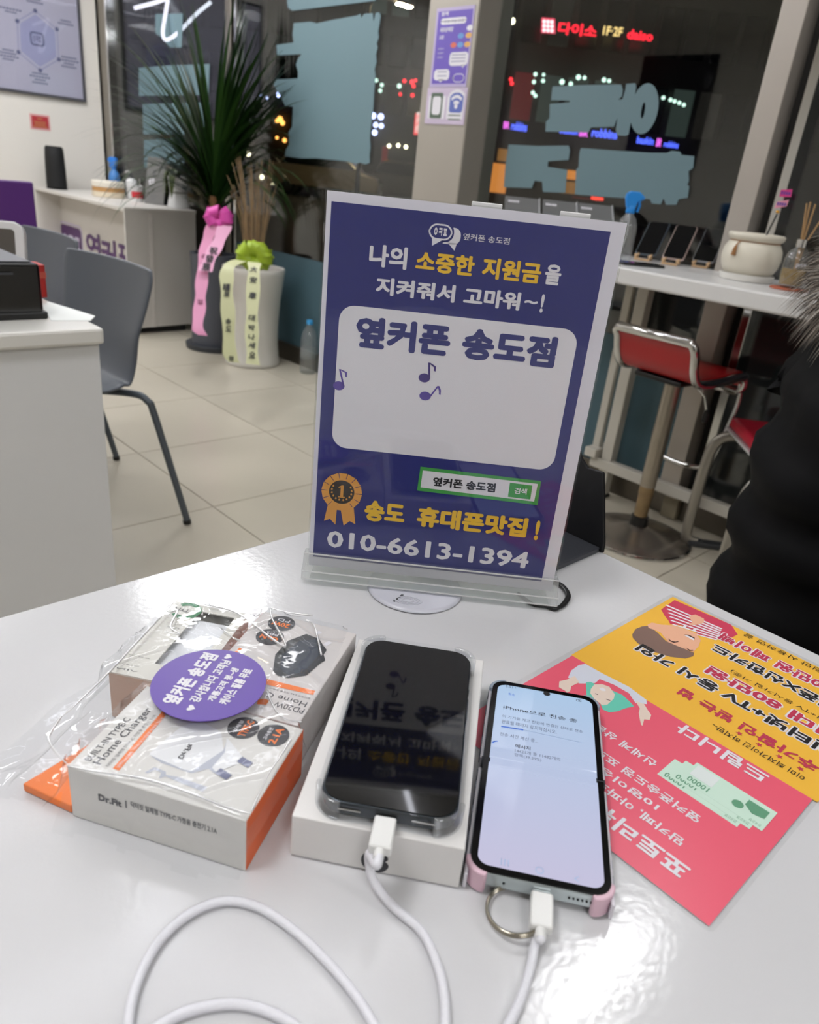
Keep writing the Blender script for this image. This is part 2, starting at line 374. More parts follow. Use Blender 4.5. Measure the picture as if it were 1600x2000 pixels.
# single small lights of the street
def lights(lst, col, st):
    m = emit('lamp_' + col, col, st)
    for px, py, r in lst:
        t_, f_, d_ = (bA[0], bA[1], 44) if px < 620 else ((bB[0], bB[1], 45) if px < 915 else (bC[0], bC[1], 42))
        p = loc(f_, px, py, .2); s = r / FPX * d_
        MB().lathe([(.01, -s), (s * .7, -s * .7), (s, 0), (s * .7, s * .7), (.01, s)], 8, (p.x, p.y)).xf(Matrix.Translation((0, 0, .2))).done('lamp', m, t_, smooth=60)
lights([(512, 187, 3), (521, 191, 2), (545, 185, 4.5), (555, 176, 2), (628, 200, 5), (619, 205, 3.5), (608, 216, 3.5), (648, 195, 3), (647, 224, 3), (676, 218, 4), (729, 226, 5), (744, 228, 5), (734, 244, 4), (745, 246, 4), (732, 259, 4.5)], 'b9c4ff', 4.5)
lights([(547, 233, 5), (541, 236, 3), (552, 240, 4), (481, 272, 4.5), (541, 269, 2.5), (556, 274, 3.5), (660, 350, 3), (615, 360, 2), (757, 372, 2), (720, 363, 2)], 'ffa850', 3.5)
lights([(511, 346, 4), (532, 357, 4), (485, 300, 4), (798, 350, 4), (760, 285, 3), (778, 284, 3), (793, 287, 3), (1000, 41, 5)], 'fff3c8', 6)
lights([(534, 340, 3), (790, 158, 3), (805, 160, 3.5), (808, 168, 3), (782, 184, 2.5), (806, 186, 3), (812, 157, 2.5), (998, 155, 3), (1000, 163, 3)], 'ff2a34', 3.0)
lights([(735, 157, 3), (746, 166, 3), (743, 177, 3), (780, 168, 3.5), (1046, 145, 3), (1062, 146, 2.5), (1043, 160, 3), (1061, 158, 3), (1041, 181, 3), (1046, 187, 3), (1098, 160, 4), (1115, 164, 3.5), (1130, 151, 4), (1142, 152, 3), (1180, 156, 3.5), (1190, 158, 3), (1296, 191, 3), (1310, 195, 3), (1318, 198, 3), (1327, 201, 3), (1336, 205, 3)], 'c8f0dc', 2.2)
lights([(1518, 114, 3.5), (1585, 118, 4), (1565, 198, 2.5)], 'eefff4', 4)
# two parked cars
def car(lab, px, py, d, body, ln=4.5, flip=1):
    p = at(px, py, d); t = thing('car', lab, 'car', frame(V((p.x, p.y, -.06)), RT * flip, HD * flip))
    prof = [(-2.2, .35), (-2.25, .75), (-2.15, 1.05), (-1.7, 1.15), (-1.25, 1.62), (-.9, 1.7), (.6, 1.68), (1.0, 1.55), (1.55, 1.08), (2.1, .95), (2.25, .7), (2.2, .35)]
    M90 = Matrix.Rotation(math.radians(90), 4, 'X')
    MB().prism(prof, -.88, .88).xf(M90).done('body', body, t, bevel=.08, smooth=50)
    MB().prism([(-1.6, 1.15), (-1.2, 1.55), (-.85, 1.6), (.5, 1.58), (.85, 1.48), (1.3, 1.12)], -.9, .9).xf(M90).done('side_window', DARKG, t, bevel=.02)
    for wx in (-1.35, 1.4):
        for sy in (-.78, .78):
            wh = MB().lathe([(.05, -.12), (.33, -.12), (.34, -.05), (.34, .08), (.05, .1)], 18).xf(Matrix.Translation((wx, sy, .34)) @ M90).done('wheel', BLACK, t, smooth=40)
            MB().lathe([(.02, -.14), (.2, -.14), (.2, .12), (.02, .12)], 12).xf(Matrix.Translation((wx, sy, .34)) @ M90).done('hub', STEEL, wh, smooth=40)
    for sy in (-.6, .6): MB().box(2.15, 2.27, sy - .15, sy + .15, .72, .86).done('headlight', CHROME, t, bevel=.02)
    for sy in (-.65, .65): MB().box(-2.28, -2.1, sy - .15, sy + .15, .85, 1.0).done('tail_light', mat('tail_red', '701414', .3), t, bevel=.02)
car('beige car parked across the street left of the blue sign board', 632, 390, 30, mat('car_beige', '8a8070', .3, coat=.5))
car('dark car parked across the street beside the steel pillar', 800, 385, 33, mat('car_dark', '4a443c', .3, coat=.5))
# streetlight that reaches the parked cars
sl = thing('street_lamp', 'tall street lamp standing by the parked cars', 'street lamp', T(*(at(700, 330, 24) * 1)[:2], -.06))
MB().tube([(0, 0, 0), (0, 0, 5.6), (.2, 0, 5.9), (1.2, 0, 6.0)], [.08, .06, .05, .04], 8).done('post', DGREY, sl, smooth=50)
MB().box(1.1, 1.7, -.12, .12, 5.93, 6.02).done('lamp_head', DGREY, sl, bevel=.02)
MB().box(1.15, 1.65, -.1, .1, 5.90, 5.929).done('lens', emit('street_lens', 'ffe2b0', 420), sl)
# ------------------------------------------------------------------ stickers on the shopfront glass (backs towards us)
FW = frame(V((WX - .001, 0, 0)), -Y, Z)
def q(x0, y0, k): return lambda L: [(x0 + k * a, y0 + k * b) for a, b in L]
z5, z7, z3 = q(450, 0, .28125), q(900, 0, .3125), q(200, 0, .25)
def sticker(lab, pts, cat='window sticker', name='window_sticker'):
    P = [tuple(loc(FW, *p))[:2] for p in pts]; cx = sum(p[0] for p in P) / len(P); cy = sum(p[1] for p in P) / len(P)
    tag(MB().prism([(a - cx, b - cy) for a, b in P], 0, .0008).done(name, TEAL, M=FW @ Matrix.Translation((cx, cy, 0))), lab, cat, None)
sticker('large grey blue sticker with wavy edges on the glass left of the pillar', z5([(440, 160), (560, 150), (600, 162), (700, 140), (880, 108), (905, 95), (910, 125), (930, 96), (990, 92), (996, 150), (1010, 90), (1035, 85), (1046, 110), (1035, 180), (1028, 220), (1033, 260), (1018, 300), (1025, 330), (1012, 380), (1018, 430), (1003, 480), (1010, 520), (1000, 640), (995, 740), (985, 820), (975, 900), (970, 960), (975, 1020), (968, 1080), (970, 1130), (940, 1142), (900, 1130), (870, 1137), (800, 1120), (600, 1100), (490, 1100), (380, 1085), (385, 1040), (410, 1000), (405, 920), (430, 880), (436, 740), (380, 735), (362, 690), (300, 590), (320, 552), (470, 545), (472, 500), (455, 450), (470, 410), (495, 375), (325, 385), (320, 312), (440, 295), (432, 240), (438, 190)]))
sticker('grey blue sticker edge cut off at the top, left of the pillar', z5([(395, -60), (395, 20), (402, 55), (430, 75), (720, 40), (1010, 5), (1012, -60)]))
sticker('grey blue letter shaped sticker, uppermost right of the pillar', z7([(575, 540), (780, 532), (1005, 528), (1014, 560), (1010, 600), (985, 625), (1012, 620), (1030, 560), (1035, 525), (1092, 520), (1098, 545), (1080, 640), (1065, 760), (1050, 840), (1030, 850), (975, 845), (972, 800), (980, 735), (960, 792), (815, 796), (800, 828), (640, 825), (530, 822), (533, 760), (555, 740), (558, 650), (680, 640), (684, 630), (565, 626)]))
O_, I_ = [], []
for i in range(24):
    a = 2 * math.pi * i / 24; cx, cy = 1150 + 20 * math.sin(a) * -1, 680
    O_.append((1150 - .14 * 160 * math.sin(a) + 86 * math.cos(a), 680 + 160 * math.sin(a))); I_.append((1142 - .14 * 55 * math.sin(a) + 11 * math.cos(a), 690 + 50 * math.sin(a)))
PO = [tuple(loc(FW, *p))[:2] for p in z7(O_)]; PI_ = [tuple(loc(FW, *p))[:2] for p in z7(I_)]
tag(MB().ring(PO[::-1], PI_[::-1], .001, .0018).done('window_sticker', TEAL, M=FW), 'grey blue oval ring sticker with a thin slot on the right glass', 'window sticker')
sticker('grey blue letter shaped sticker at lower left on the right glass', z7([(300, 903), (480, 912), (676, 910), (684, 940), (675, 1000), (548, 1008), (545, 1042), (668, 1062), (660, 1130), (655, 1205), (515, 1200), (510, 1137), (462, 1130), (445, 1176), (270, 1170), (280, 1040)]))
sticker('wide grey blue sticker with lobed edge above the blue spray bottle', z7([(752, 925), (960, 940), (1200, 955), (1290, 955), (1320, 942), (1372, 948), (1380, 968), (1460, 976), (1455, 1050), (1425, 1070), (1428, 1130), (1418, 1155), (1430, 1165), (1420, 1235), (1365, 1245), (1350, 1280), (1285, 1280), (1268, 1240), (1252, 1277), (1195, 1272), (1182, 1245), (960, 1235), (715, 1215), (722, 1060), (738, 1045), (742, 960)]))
for lab, P in (('broad grey blue sticker strip behind the upper palm leaves', [(285, 530), (500, 512), (840, 500), (830, 742), (285, 750)]), ('middle grey blue sticker strip behind the palm leaves', [(315, 812), (840, 800), (840, 1050), (320, 1050)]),
               ('lowest grey blue sticker patch left of the palm', [(325, 1095), (640, 1072), (640, 1310), (325, 1310)]), ('pale grey blue pointed sticker high behind the palm', [(415, 110), (630, 105), (620, 372), (530, 372), (470, 300), (415, 260)])):
    sticker(lab, z3(P))
LOWF = mat('low_film', '45606a', .6, var=.05, vs=1.5)
for k, (a, b) in enumerate(((ym - .06, pya + .04), (pyb - .02, yc + .02), (yc - .03, yd + .06))):
    tag(MB().box(WX - .0022, WX - .001, b, a, .1, .60).done('window_film', LOWF), ['dark teal film along the low glass behind the plants', 'narrow dark teal film strip right of the pillar', 'dark teal film along the low glass behind the stools'][k], 'window film')
# ------------------------------------------------------------------ poster wall
FL_ = frame(V((0, LY, 0)), X, Z)
pr = lambda *p: loc(FL_, *p)
a, b = pr(163, 196), pr(0, 172); fr_x1, fr_z0 = a.x, (a.y + b.y) / 2
fr_x0, fr_z1 = fr_x1 - 1.15, fr_z0 + .85
t = thing('framed_poster', 'large pale lilac poster in thin dark frame on the left wall', 'poster', FL_ @ Matrix.Translation((fr_x0, fr_z0, 0)))
W_, H_ = 1.15, .85
MB().box(0, W_, 0, H_, 0, .012).done('poster_sheet', mat('poster_lilac', 'b9b8cc', .35, var=.05, vs=2), t)
MB().ring([(-.012, -.012), (W_ + .012, -.012), (W_ + .012, H_ + .012), (-.012, H_ + .012)], [(0.004, .004), (W_ - .004, .004), (W_ - .004, H_ - .004), (.004, H_ - .004)], 0, .025).done('frame', mat('frame_dark', '4a4a50', .4), t)
MB().box(.004, W_ - .004, .004, H_ - .004, .0135, .0155).done('glazing', clear('poster_glazing', (.98, .98, .98), .045, .0), t)
q1 = lambda x, y: pr(x * .25, y * .25)
def lp(x, y): v = q1(x, y); return (v.x - fr_x0, v.y - fr_z0)
INKB = mat('print_slate', '5a6080', .5, var=0); LILAC = mat('print_lilac', 'a2a4c8', .5, var=0); LILD = mat('print_lilac_dark', '6f72b0', .5, var=0)
hexo = [lp(130, 165), lp(270, 85), lp(440, 230), lp(455, 465), (lp(310, 550)), lp(140, 408)]
hc = (sum(p[0] for p in hexo) / 6, sum(p[1] for p in hexo) / 6)
b = MB(); b.prism([(hc[0] + .88 * (p[0] - hc[0]), hc[1] + .88 * (p[1] - hc[1])) for p in hexo], .0122); b.mi(1)
for i in range(6): b.tube([(*hexo[i], .0123), (*hexo[(i + 1) % 6], .0123)], .0015, 4)
b.mi(2)
for p in hexo: b.prism(circ(*p, .013, n=12), .0126)
u0, u1 = lp(235, 350), lp(335, 262); b.ring(rrect(u0[0], u1[0], u0[1], u1[1], .02), rrect(u0[0] + .01, u1[0] - .01, u0[1] + .01, u1[1] - .01, .012), .0124, .0127)
b.text('ㅇㅋㅍ', u0[0] + .02, u0[1] + .022, u1[0] - .02, u1[1] - .022, .0127, .03)
for (x, y, n) in ((270, 20, 2), (80, 95, 2), (510, 190, 2), (60, 440, 4), (535, 500, 4), (310, 625, 4)):
    for k in range(n):
        c = lp(x, y + 24 * k - 12 * n); ww = .036 + .016 * ((k * 7 + x) % 3)
        for d in range(7): b.box(c[0] - ww + d * ww * .29, c[0] - ww + d * ww * .29 + ww * .2, c[1] - .005, c[1] + .005, .0122, .0126)
b.done('printed_diagram', [LILAC, LILD, INKB], t)
a, c = pr(57, 221), pr(99, 256)
t = thing('wall_sticker', 'small red square notice with gold lettering on the left wall', 'notice', FL_ @ Matrix.Translation((a.x, c.y, 0)))
w_, h_ = c.x - a.x, a.y - c.y
MB().box(0, w_, 0, h_, 0, .002).done('notice_sheet', mat('notice_pink', 'd8a0a0', .5), t)
MB().box(.012, w_ - .012, .012, h_ - .012, .002, .003).done('red_field', mat('notice_red', 'b2323c', .5), t)
b = MB()
for k, (z_, ww) in enumerate(((.72, .25), (.5, .62), (.36, .55), (.22, .7))):
    for d in range(8): b.box(w_ / 2 - ww * w_ / 2 + d * ww * w_ / 8, w_ / 2 - ww * w_ / 2 + (d + .7) * ww * w_ / 8, h_ * z_ - .004, h_ * z_ + .004, .003, .0034)
b.done('lettering', mat('print_gold', 'b88850', .5), t)
# ------------------------------------------------------------------ reception counter
CTZ = .742
CW = mat('counter_white', 'd2cec8', .4, var=.02); CWI = mat('counter_inner', 'cdc8c2', .5, var=.02)
t = thing('reception_counter', 'white reception counter with purple lettering in its recessed front', 'counter', T(1.965, 4.54, 0))
cl = 1.50
MB().box(.06, .40, .06, cl - .02, 0, .04).done('plinth', mat('plinth_dark', '18181a', .6), t)
MB().prism([(0, 0), (.49, .06), (.49, cl), (0, cl)], CTZ - .022, CTZ).done('worktop', CW, t, bevel=.003)
MB().prism([(0, 0), (.485, .06), (.485, .078), (0, .018)], .04, CTZ - .022).done('end_panel', CW, t, bevel=.002)
MB().box(0, .47, cl - .018, cl, .04, CTZ - .022).done('side_panel', CW, t)
MB().box(.16, .178, .018, cl - .018, .04, CTZ - .022).done('recessed_panel', CWI, t)
MB().box(0.0, .16, .018, cl - .018, .04, .09).done('bottom_rail', CW, t)
FC_ = frame(V((1.965 + .16, 0, 0)), -Y, Z)
def cloc(px, py): v = FC_ @ loc(FC_, px, py); return v
b = MB(); M_ = FC_
L_ = Matrix.Translation((-1.965, -4.54, 0)) @ FC_
def ctext(tx, bl, tr, z, bold):
    p, r = loc(FC_, *bl), loc(FC_, *tr); b.text(tx, p.x, p.y, r.x, r.y, z, bold)
ctext('옆', (172, 515), (196, 459), .004, .025); ctext('커', (201, 527), (226, 471), .004, .03); ctext('폰', (233, 537), (257, 483), .004, .025)
p, r = loc(FC_, 124, 492), loc(FC_, 158, 448)
k = rrect(p.x, r.x, p.y, r.y, .035); b.prism(k, .001, .004); b.mi(1)
kk = rrect(p.x - .02, r.x + .02, p.y - .02, r.y + .02, .05); b.ring(kk, rrect(p.x - .008, r.x + .008, p.y - .008, r.y + .008, .04), .001, .003)
b.text('ㅇㅋㅍ', p.x + .03, p.y + .045, r.x - .03, r.y - .06, .0045, .04)
b.v = [tuple(L_ @ V(v)) for v in b.v]
b.done('lettering', [mat('logo_purple', '4a1660', .4), mat('logo_white', 'c9bfd6', .5)], t)
# things standing on the counter
def on_counter(px, py): p = on_z(px, py, CTZ); return p
p = on_counter(122, 368); p = V((p.x, 5.86, CTZ)); p.x = min(p.x, 2.2)
t = thing('bluetooth_speaker', 'tall black upright speaker on the reception counter by the wall', 'speaker', T(2.075, 5.90, CTZ))
MB().lathe([(.05, 0), (.066, .006), (.068, .03), (.064, .2), (.060, .262), (.052, .272)], 28).done('body', mat('speaker_cloth', '0d0e10', .7, bump=.2, bs=200), t, smooth=50)
MB().lathe([(.03, .272), (.05, .272), (.05, .275), (.03, .275)], 28).done('top_ring', BLKG, t)
MB().lathe([(.066, 0), (.07, .002), (.07, .008), (.067, .01)], 28).done('foot_ring', BLKG, t, smooth=40)
p = on_counter(208, 384)
bx = V((2.235, 5.40, CTZ))
t = thing('round_box', 'round cream and tan box in clear wrap on the reception counter', 'box', T(bx.x, bx.y, CTZ))
MB().lathe([(.10, 0), (.105, .004), (.105, .03), (.1, .034)], 30).done('base', mat('cream_card', 'd8ccb4', .6), t, smooth=40)
MB().lathe([(.101, .034), (.103, .036), (.103, .06), (.101, .062)], 30).done('tan_band', mat('tan_band', 'b98c56', .6), t, smooth=40)
MB().lathe([(.104, .062), (.106, .064), (.106, .094), (.1, .1)], 30).done('lid', mat('cream_lid', 'dcd6c8', .6), t, smooth=40)
BLUEP = mat('spray_blue', '2a78d0', .35); WP = mat('white_plastic', 'd6d6d6', .35)
def spray(lab, M, trig, bodym, k=1, liquid=None, flip=1):
    t = thing('spray_bottle', lab, 'spray bottle', M)
    MB().lathe([(.02 * k, 0), (.036 * k, .002), (.038 * k, .01 * k), (.038 * k, .12 * k), (.03 * k, .15 * k), (.014 * k, .17 * k), (.013 * k, .18 * k)], 20).done('bottle', bodym, t, smooth=50)
    MB().lathe([(.016 * k, .172 * k), (.017 * k, .174 * k), (.017 * k, .195 * k), (.013 * k, .2 * k)], 16).done('collar', trig, t, smooth=40)
    h = MB(); h.prism([(-.018 * k, .19 * k), (.016 * k, .19 * k), (.018 * k, .212 * k), (.034 * k, .218 * k), (.037 * k, .236 * k), (.02 * k, .248 * k), (-.012 * k, .248 * k), (-.026 * k, .238 * k), (-.027 * k, .222 * k)], -.014 * k, .014 * k)
    h.xf(Matrix.Rotation(math.radians(90), 4, 'X')); h.done('trigger_head', trig, t, bevel=.004 * k)
    MB().tube([(.024 * k, 0, .22 * k), (.03 * k, 0, .2 * k), (.025 * k, 0, .178 * k)], [.007 * k, .006 * k, .005 * k], 8).done('trigger', trig, t, smooth=50)
    MB().tube([(.035 * k, 0, .228 * k), (.042 * k, 0, .228 * k)], .007 * k, 8).done('nozzle', trig, t)
    MB().tube([(0, 0, .18 * k), (.004, 0, .1 * k), (-.008, 0, .01 * k)], .0022, 6).done('dip_tube', WP, t)
    return t
spray('blue spray bottle standing behind the round box on the reception counter', T(2.335, 5.53, CTZ, math.radians(120)), BLUEP, mat('blue_body', '3c78b8', .3), 1.0)
t = thing('pump_bottle', 'white pump bottle right of the blue spray bottle on the counter', 'bottle', T(2.38, 5.36, CTZ))
MB().lathe([(.03, 0), (.036, .003), (.036, .1), (.03, .12), (.012, .13)], 20).done('bottle', WP, t, smooth=50)
MB().lathe([(.014, .13), (.015, .132), (.015, .145), (.006, .147), (.006, .165)], 14).done('collar', DGREY, t, smooth=40)
MB().tube([(0, 0, .165), (-.012, .025, .17), (-.016, .045, .163)], .007, 8).done('pump_head', WP, t, smooth=50)
t = thing('paper_cup', 'white cup with red band beside the grey display card on the counter', 'cup', T(2.30, 5.10, CTZ))
MB().lathe([(.028, 0), (.03, 0), (.034, .03)], 20, cap=False).done('cup_base', WP, t, smooth=50)
MB().lathe([(.0345, .024), (.0365, .05), (.0365, .062)], 20, cap=False).done('red_band', mat('cup_red', 'c8303c', .5), t, smooth=50)
MB().lathe([(.034, .03), (.037, .09), (.039, .092), (.039, .097), (.034, .095), (.03, .03)], 20, cap=False).done('cup_wall', WP, t, smooth=50)
t = thing('perfume_bottle', 'clear slim bottle behind the red banded cup on the counter', 'bottle', T(2.36, 5.17, CTZ))
MB().box(-.02, .02, -.02, .02, 0, .1).done('bottle', clear('clear_bottle', (.9, .93, .93), .06, .02), t, bevel=.005)
MB().lathe([(.009, .1), (.01, .101), (.01, .135), (.008, .137)], 12).done('cap', CHROME, t, smooth=40)
# grey tilted display card
p = on_counter(316, 400)
M_ = frame(V((2.33, 4.93, CTZ + .003)), RT * 1.0 - HD * .15, Z) @ Matrix.Rotation(math.radians(-14), 4, 'X')
t = thing('display_card', 'grey tilted display card with white figures on the reception counter', 'display card', M_)
MB().prism(rrect(-.065, .07, 0, .285, .006), -.004, .0).done('card', mat('card_grey', '6c6b69', .45), t, bevel=.001)
MB().text('69', -.045, .115, -.005, .155, .0006, .03).done('lettering', INKW, t)
b = MB()
b.box(-.02, -.004, .165, .205, .0003, .0006)
for k in range(3): b.box(-.03, .03 - .012 * k, .05 - .012 * k, .053 - .012 * k, .0003, .0006)
b.done('small_print', mat('print_grey', '5a5a5c', .5), t)
MB().add([(-.05, .2, -.004), (.055, .2, -.004), (.055, -.0, -.07), (-.05, -.0, -.07), (-.05, .2, -.006), (.055, .2, -.006), (.055, 0, -.072), (-.05, 0, -.072)], [(0, 1, 2, 3), (7, 6, 5, 4), (0, 4, 5, 1), (2, 6, 7, 3), (0, 3, 7, 4), (1, 5, 6, 2)]).done('back_leg', BLACK, t)
t = thing('flower_vase', 'white waisted flower pot at the right end of the reception counter', 'vase', T(2.405, 4.735, CTZ) @ Matrix.Scale(1.12, 4))
MB().lathe([(.05, 0), (.062, .003), (.058, .03), (.047, .07), (.045, .085), (.05, .11), (.058, .15), (.06, .165), (.052, .165), (.046, .11)], 26, cap=False).done('vase', WP, t, smooth=50)
MB().lathe([(.046, .076), (.049, .079), (.049, .083), (.046, .086)], 26, cap=False).done('waist_ring', mat('vase_line', '8d8a84', .5), t, smooth=50)
MB().lathe([(.001, .14), (.052, .14), (.052, .13), (.001, .13)], 20).done('soil', mat('soil', '4a3a2a', .9, bump=.5), t)
LEAF0 = mat('broad_leaf', '3c4a14', .4, var=.2)
for k in range(3):
    a = 2.0 + k * .9; P = bez([(0, 0, .14), (.03 * math.cos(a), .03 * math.sin(a), .2), (.07 * math.cos(a), .07 * math.sin(a), .17), (.085 * math.cos(a), .085 * math.sin(a), .05)], 4)
    n = len(P); MB().ribbon(P, [V((-math.sin(a), math.cos(a), 0)) * .026 * math.sin(math.pi * min(1, (.08 + i / n))) for i in range(n)]).done('leaf', LEAF0, t, smooth=60)
t = thing('photo_card', 'small framed photo card behind the white waisted vase on counter', 'photo frame', frame(V((2.46, 4.83, CTZ + .165)), RT, Z))
t.matrix_world = frame(V((2.475, 4.935, CTZ)), RT, Z)
MB().prism(rrect(-.05, .05, 0, .25, .004), -.012, 0).done('frame', BLACK, t, bevel=.001)
MB().box(-.04, .04, .17, .24, .0, .001).done('photo', mat('photo_pale', 'cdbfb2', .5, var=.3, vs=30), t)
MB().prism(circ(.005, .195, .014, .02), .0012, .002).done('photo_figure', mat('photo_skin', 'a0705a', .5), t)
# purple partition and red bag behind the desk
tag(MB().box(-.75, 0, 0, .04, 0, .87).done('purple_partition', mat('partition_purple', '4a1a68', .55, var=.06), M=T(1.30, 4.0, 0), bevel=.006), 'dark purple partition panel standing left of the reception counter', 'partition')
# ------------------------------------------------------------------ small white desk on the left
DZ = .74
t = thing('side_desk', 'white desk at the left edge with rounded front top', 'desk', T(0, 0, 0))
MB().box(-.9, .585, 1.475, 2.75, DZ - .032, DZ).done('desktop', WHITE, t, bevel=.006)
PAN = mat('desk_panel', 'd6d6d6', .45, var=.02)
MB().box(-.88, .578, 1.49, 1.508, 0, DZ - .032).done('front_panel', PAN, t)
MB().box(.56, .578, 1.508, 1.70, 0, DZ - .032).done('side_panel', PAN, t)
MB().box(-.88, -.862, 1.508, 2.73, 0, DZ - .032).done('side_panel', PAN, t)
t = thing('receipt_printer', 'black glossy box printer on the near left white desk', 'printer', T(0, 0, DZ))
MB().box(.12, .512, 1.585, 1.80, 0, .105).done('body', mat('printer_gloss', '0a0b0d', .12, coat=.3), t, bevel=.006)
MB().box(.14, .50, 1.60, 1.79, .105, .108).done('top_plate', mat('printer_top', '5c5e62', .35, .3), t, bevel=.001)
MB().box(.115, .518, 1.580, 1.806, 0, .015).done('foot', BLACK, t, bevel=.004)
MB().box(.2, .46, 1.577, 1.579, .086, .09).done('paper_slot', DGREY, t)
t = thing('card_terminal', 'white terminal with dark tilted screen behind the black printer', 'terminal', frame(V((.560, 1.995, DZ + .016)), V((.75, -.4, 0)), Z) @ Matrix.Rotation(math.radians(-12), 4, 'X'))
MB().prism(rrect(-.17, .05, .0, .128, .025), -.03, .0).done('casing', WP, t, bevel=.004)
MB().prism(rrect(-.15, .03, .03, .110, .008), .0, .002).done('screen', mat('screen_off', '58544f', .2), t)
MB().box(-.17, .06, -.002, .018, -.06, .035).done('base', WP, t, bevel=.006)
MB().prism(rrect(-.2, -.1, .0, .17, .01), -.06, .006).done('side_reader', BLACK, t, bevel=.003)
p0 = [on_z(*p, DZ)[:2] for p in ((100, 627), (177, 627), (186, 618), (95, 590), (82, 598))]
tag(MB().prism([tuple(p) for p in p0], 0, .0012).done('paper_sheet', mat('paper', 'e6e9e6', .6), M=T(0, 0, DZ)), 'white paper sheet on the corner of the left desk', 'paper')
t = thing('gift_box', 'small red box on the left desk behind the black printer', 'box', T(.566, 1.842, DZ))
MB().prism(rrect(-.05, .03, -.03, .03, .003, 1), 0, .07).done('carton', mat('bag_red', 'a8201c', .6), t)
MB().box(-.0505, .0305, -.0305, .0305, .042, .055).done('pale_band', mat('bag_red_pale', 'b85040', .6), t)
# ------------------------------------------------------------------ grey shell chairs
SHELL = mat('shell_grey', '565b63', .42, var=.02); LEGM = mat('leg_grey', '565d64', .35, .2)
def chair(lab, M):
    t = thing('shell_chair', lab, 'chair', M, 'grey shell chairs')
    # profile runs from seat front (x=-.40) to the top of the back (x=0+)
    prof = bez([(-.42, .425, .19), (-.37, .445, .205), (-.25, .435, .215), (-.12, .425, .205), (-.055, .445, .198), (-.02, .50, .198), (.0, .58, .214), (.02, .66, .232), (.035, .735, .244), (.042, .770, .232)], 4)
    n = len(prof); m = 10; vs = []
    for i, p in enumerate(prof):
        for j in range(m + 1):
            s = -1 + 2 * j / m
            cup = .035 * s * s
            x, z = p.x, p.y; hw = p.z
            if x > -.06: x -= cup * min(1, (z - .44) / .15)
            else: z += .018 * s * s
            vs.append((x, hw * s, z))
    fs = [(i * (m + 1) + j, i * (m + 1) + j + 1, (i + 1) * (m + 1) + j + 1, (i + 1) * (m + 1) + j) for i in range(n - 1) for j in range(m)]
    s_ = MB().add(vs, fs).done('shell', SHELL, t, smooth=80)
    so = s_.modifiers.new('solid', 'SOLIDIFY'); so.thickness = .012; so.offset = 0
    sb = s_.modifiers.new('sub', 'SUBSURF'); sb.levels = 1; sb.render_levels = 1
    for sx, fx in ((-.12, .075), (-.26, -.44)):
        for sy in (-1, 1):
            kx = -.035 if fx > 0 else -.33
            l = MB().tube(bez([(sx, .03 * sy, .405), (kx, .165 * sy, .415), (kx + (fx - kx) * .22, .212 * sy, .40), (kx + (fx - kx) * .38, .222 * sy, .345), (fx, .268 * sy, .008)], 6), .0105, 10).done('leg', LEGM, t, smooth=60)
            MB().tube([(fx - (fx - sx) * .01, .267 * sy, .014), (fx, .268 * sy, 0)], .0125, 10).done('foot_cap', BLACK, l)
    MB().lathe([(.02, .40), (.06, .402), (.06, .412), (.02, .414)], 18, (-.19, 0)).done('hub', LEGM, t, smooth=40)
    return t
c1 = chair('grey shell chair pulled up beside the left desk, nearer one', T(.90, 2.235, 0, .12))
c2 = chair('grey shell chair behind the nearer grey chair, partly hidden', T(.955, 2.86, 0, .05))
# ------------------------------------------------------------------ potted palm with pink ribbon
PX_, PY_ = 2.30, 4.10
t = thing('potted_palm', 'tall spiky leaved palm in dark grey pot with pink ribbon', 'plant', T(PX_, PY_, 0))
POTD = mat('pot_dark', '4c4f58', .5)
MB().lathe([(.1, .02), (.135, .022), (.138, .05), (.136, .3), (.138, .52), (.14, .55), (.12, .55), (.118, .50)], 32, cap=False).done('pot', POTD, t, smooth=50)
MB().lathe([(.13, 0), (.17, .002), (.175, .03), (.165, .035), (.12, .03)], 32).done('saucer', mat('saucer_dark', '33363c', .5), t, smooth=50)
MB().lathe([(.001, .505), (.119, .505), (.119, .48), (.001, .48)], 24).done('soil', mat('soil', '4a3a2a', .9, bump=.5), t)
BARK = mat('bark', '6a4a2c', .9, var=.25, vs=30, bump=.5, bs=80)
TZ = .86
MB().tube([(0, 0, .49), (.01, .01, .65), (0, 0, .8), (0, 0, TZ)], [.042, .036, .03, .034], 12).done('trunk', BARK, t, smooth=60)
LEAFS = [mat('leaf_a', '1f3a14', .35, var=.25, vs=6), mat('leaf_b', '17300f', .35, var=.25, vs=6), mat('leaf_c', '2c481c', .35, var=.2, vs=6)]
hor = V((RT.x, RT.y, 0))                     # spread of the crown seen in the picture
rnd = random.Random(3)
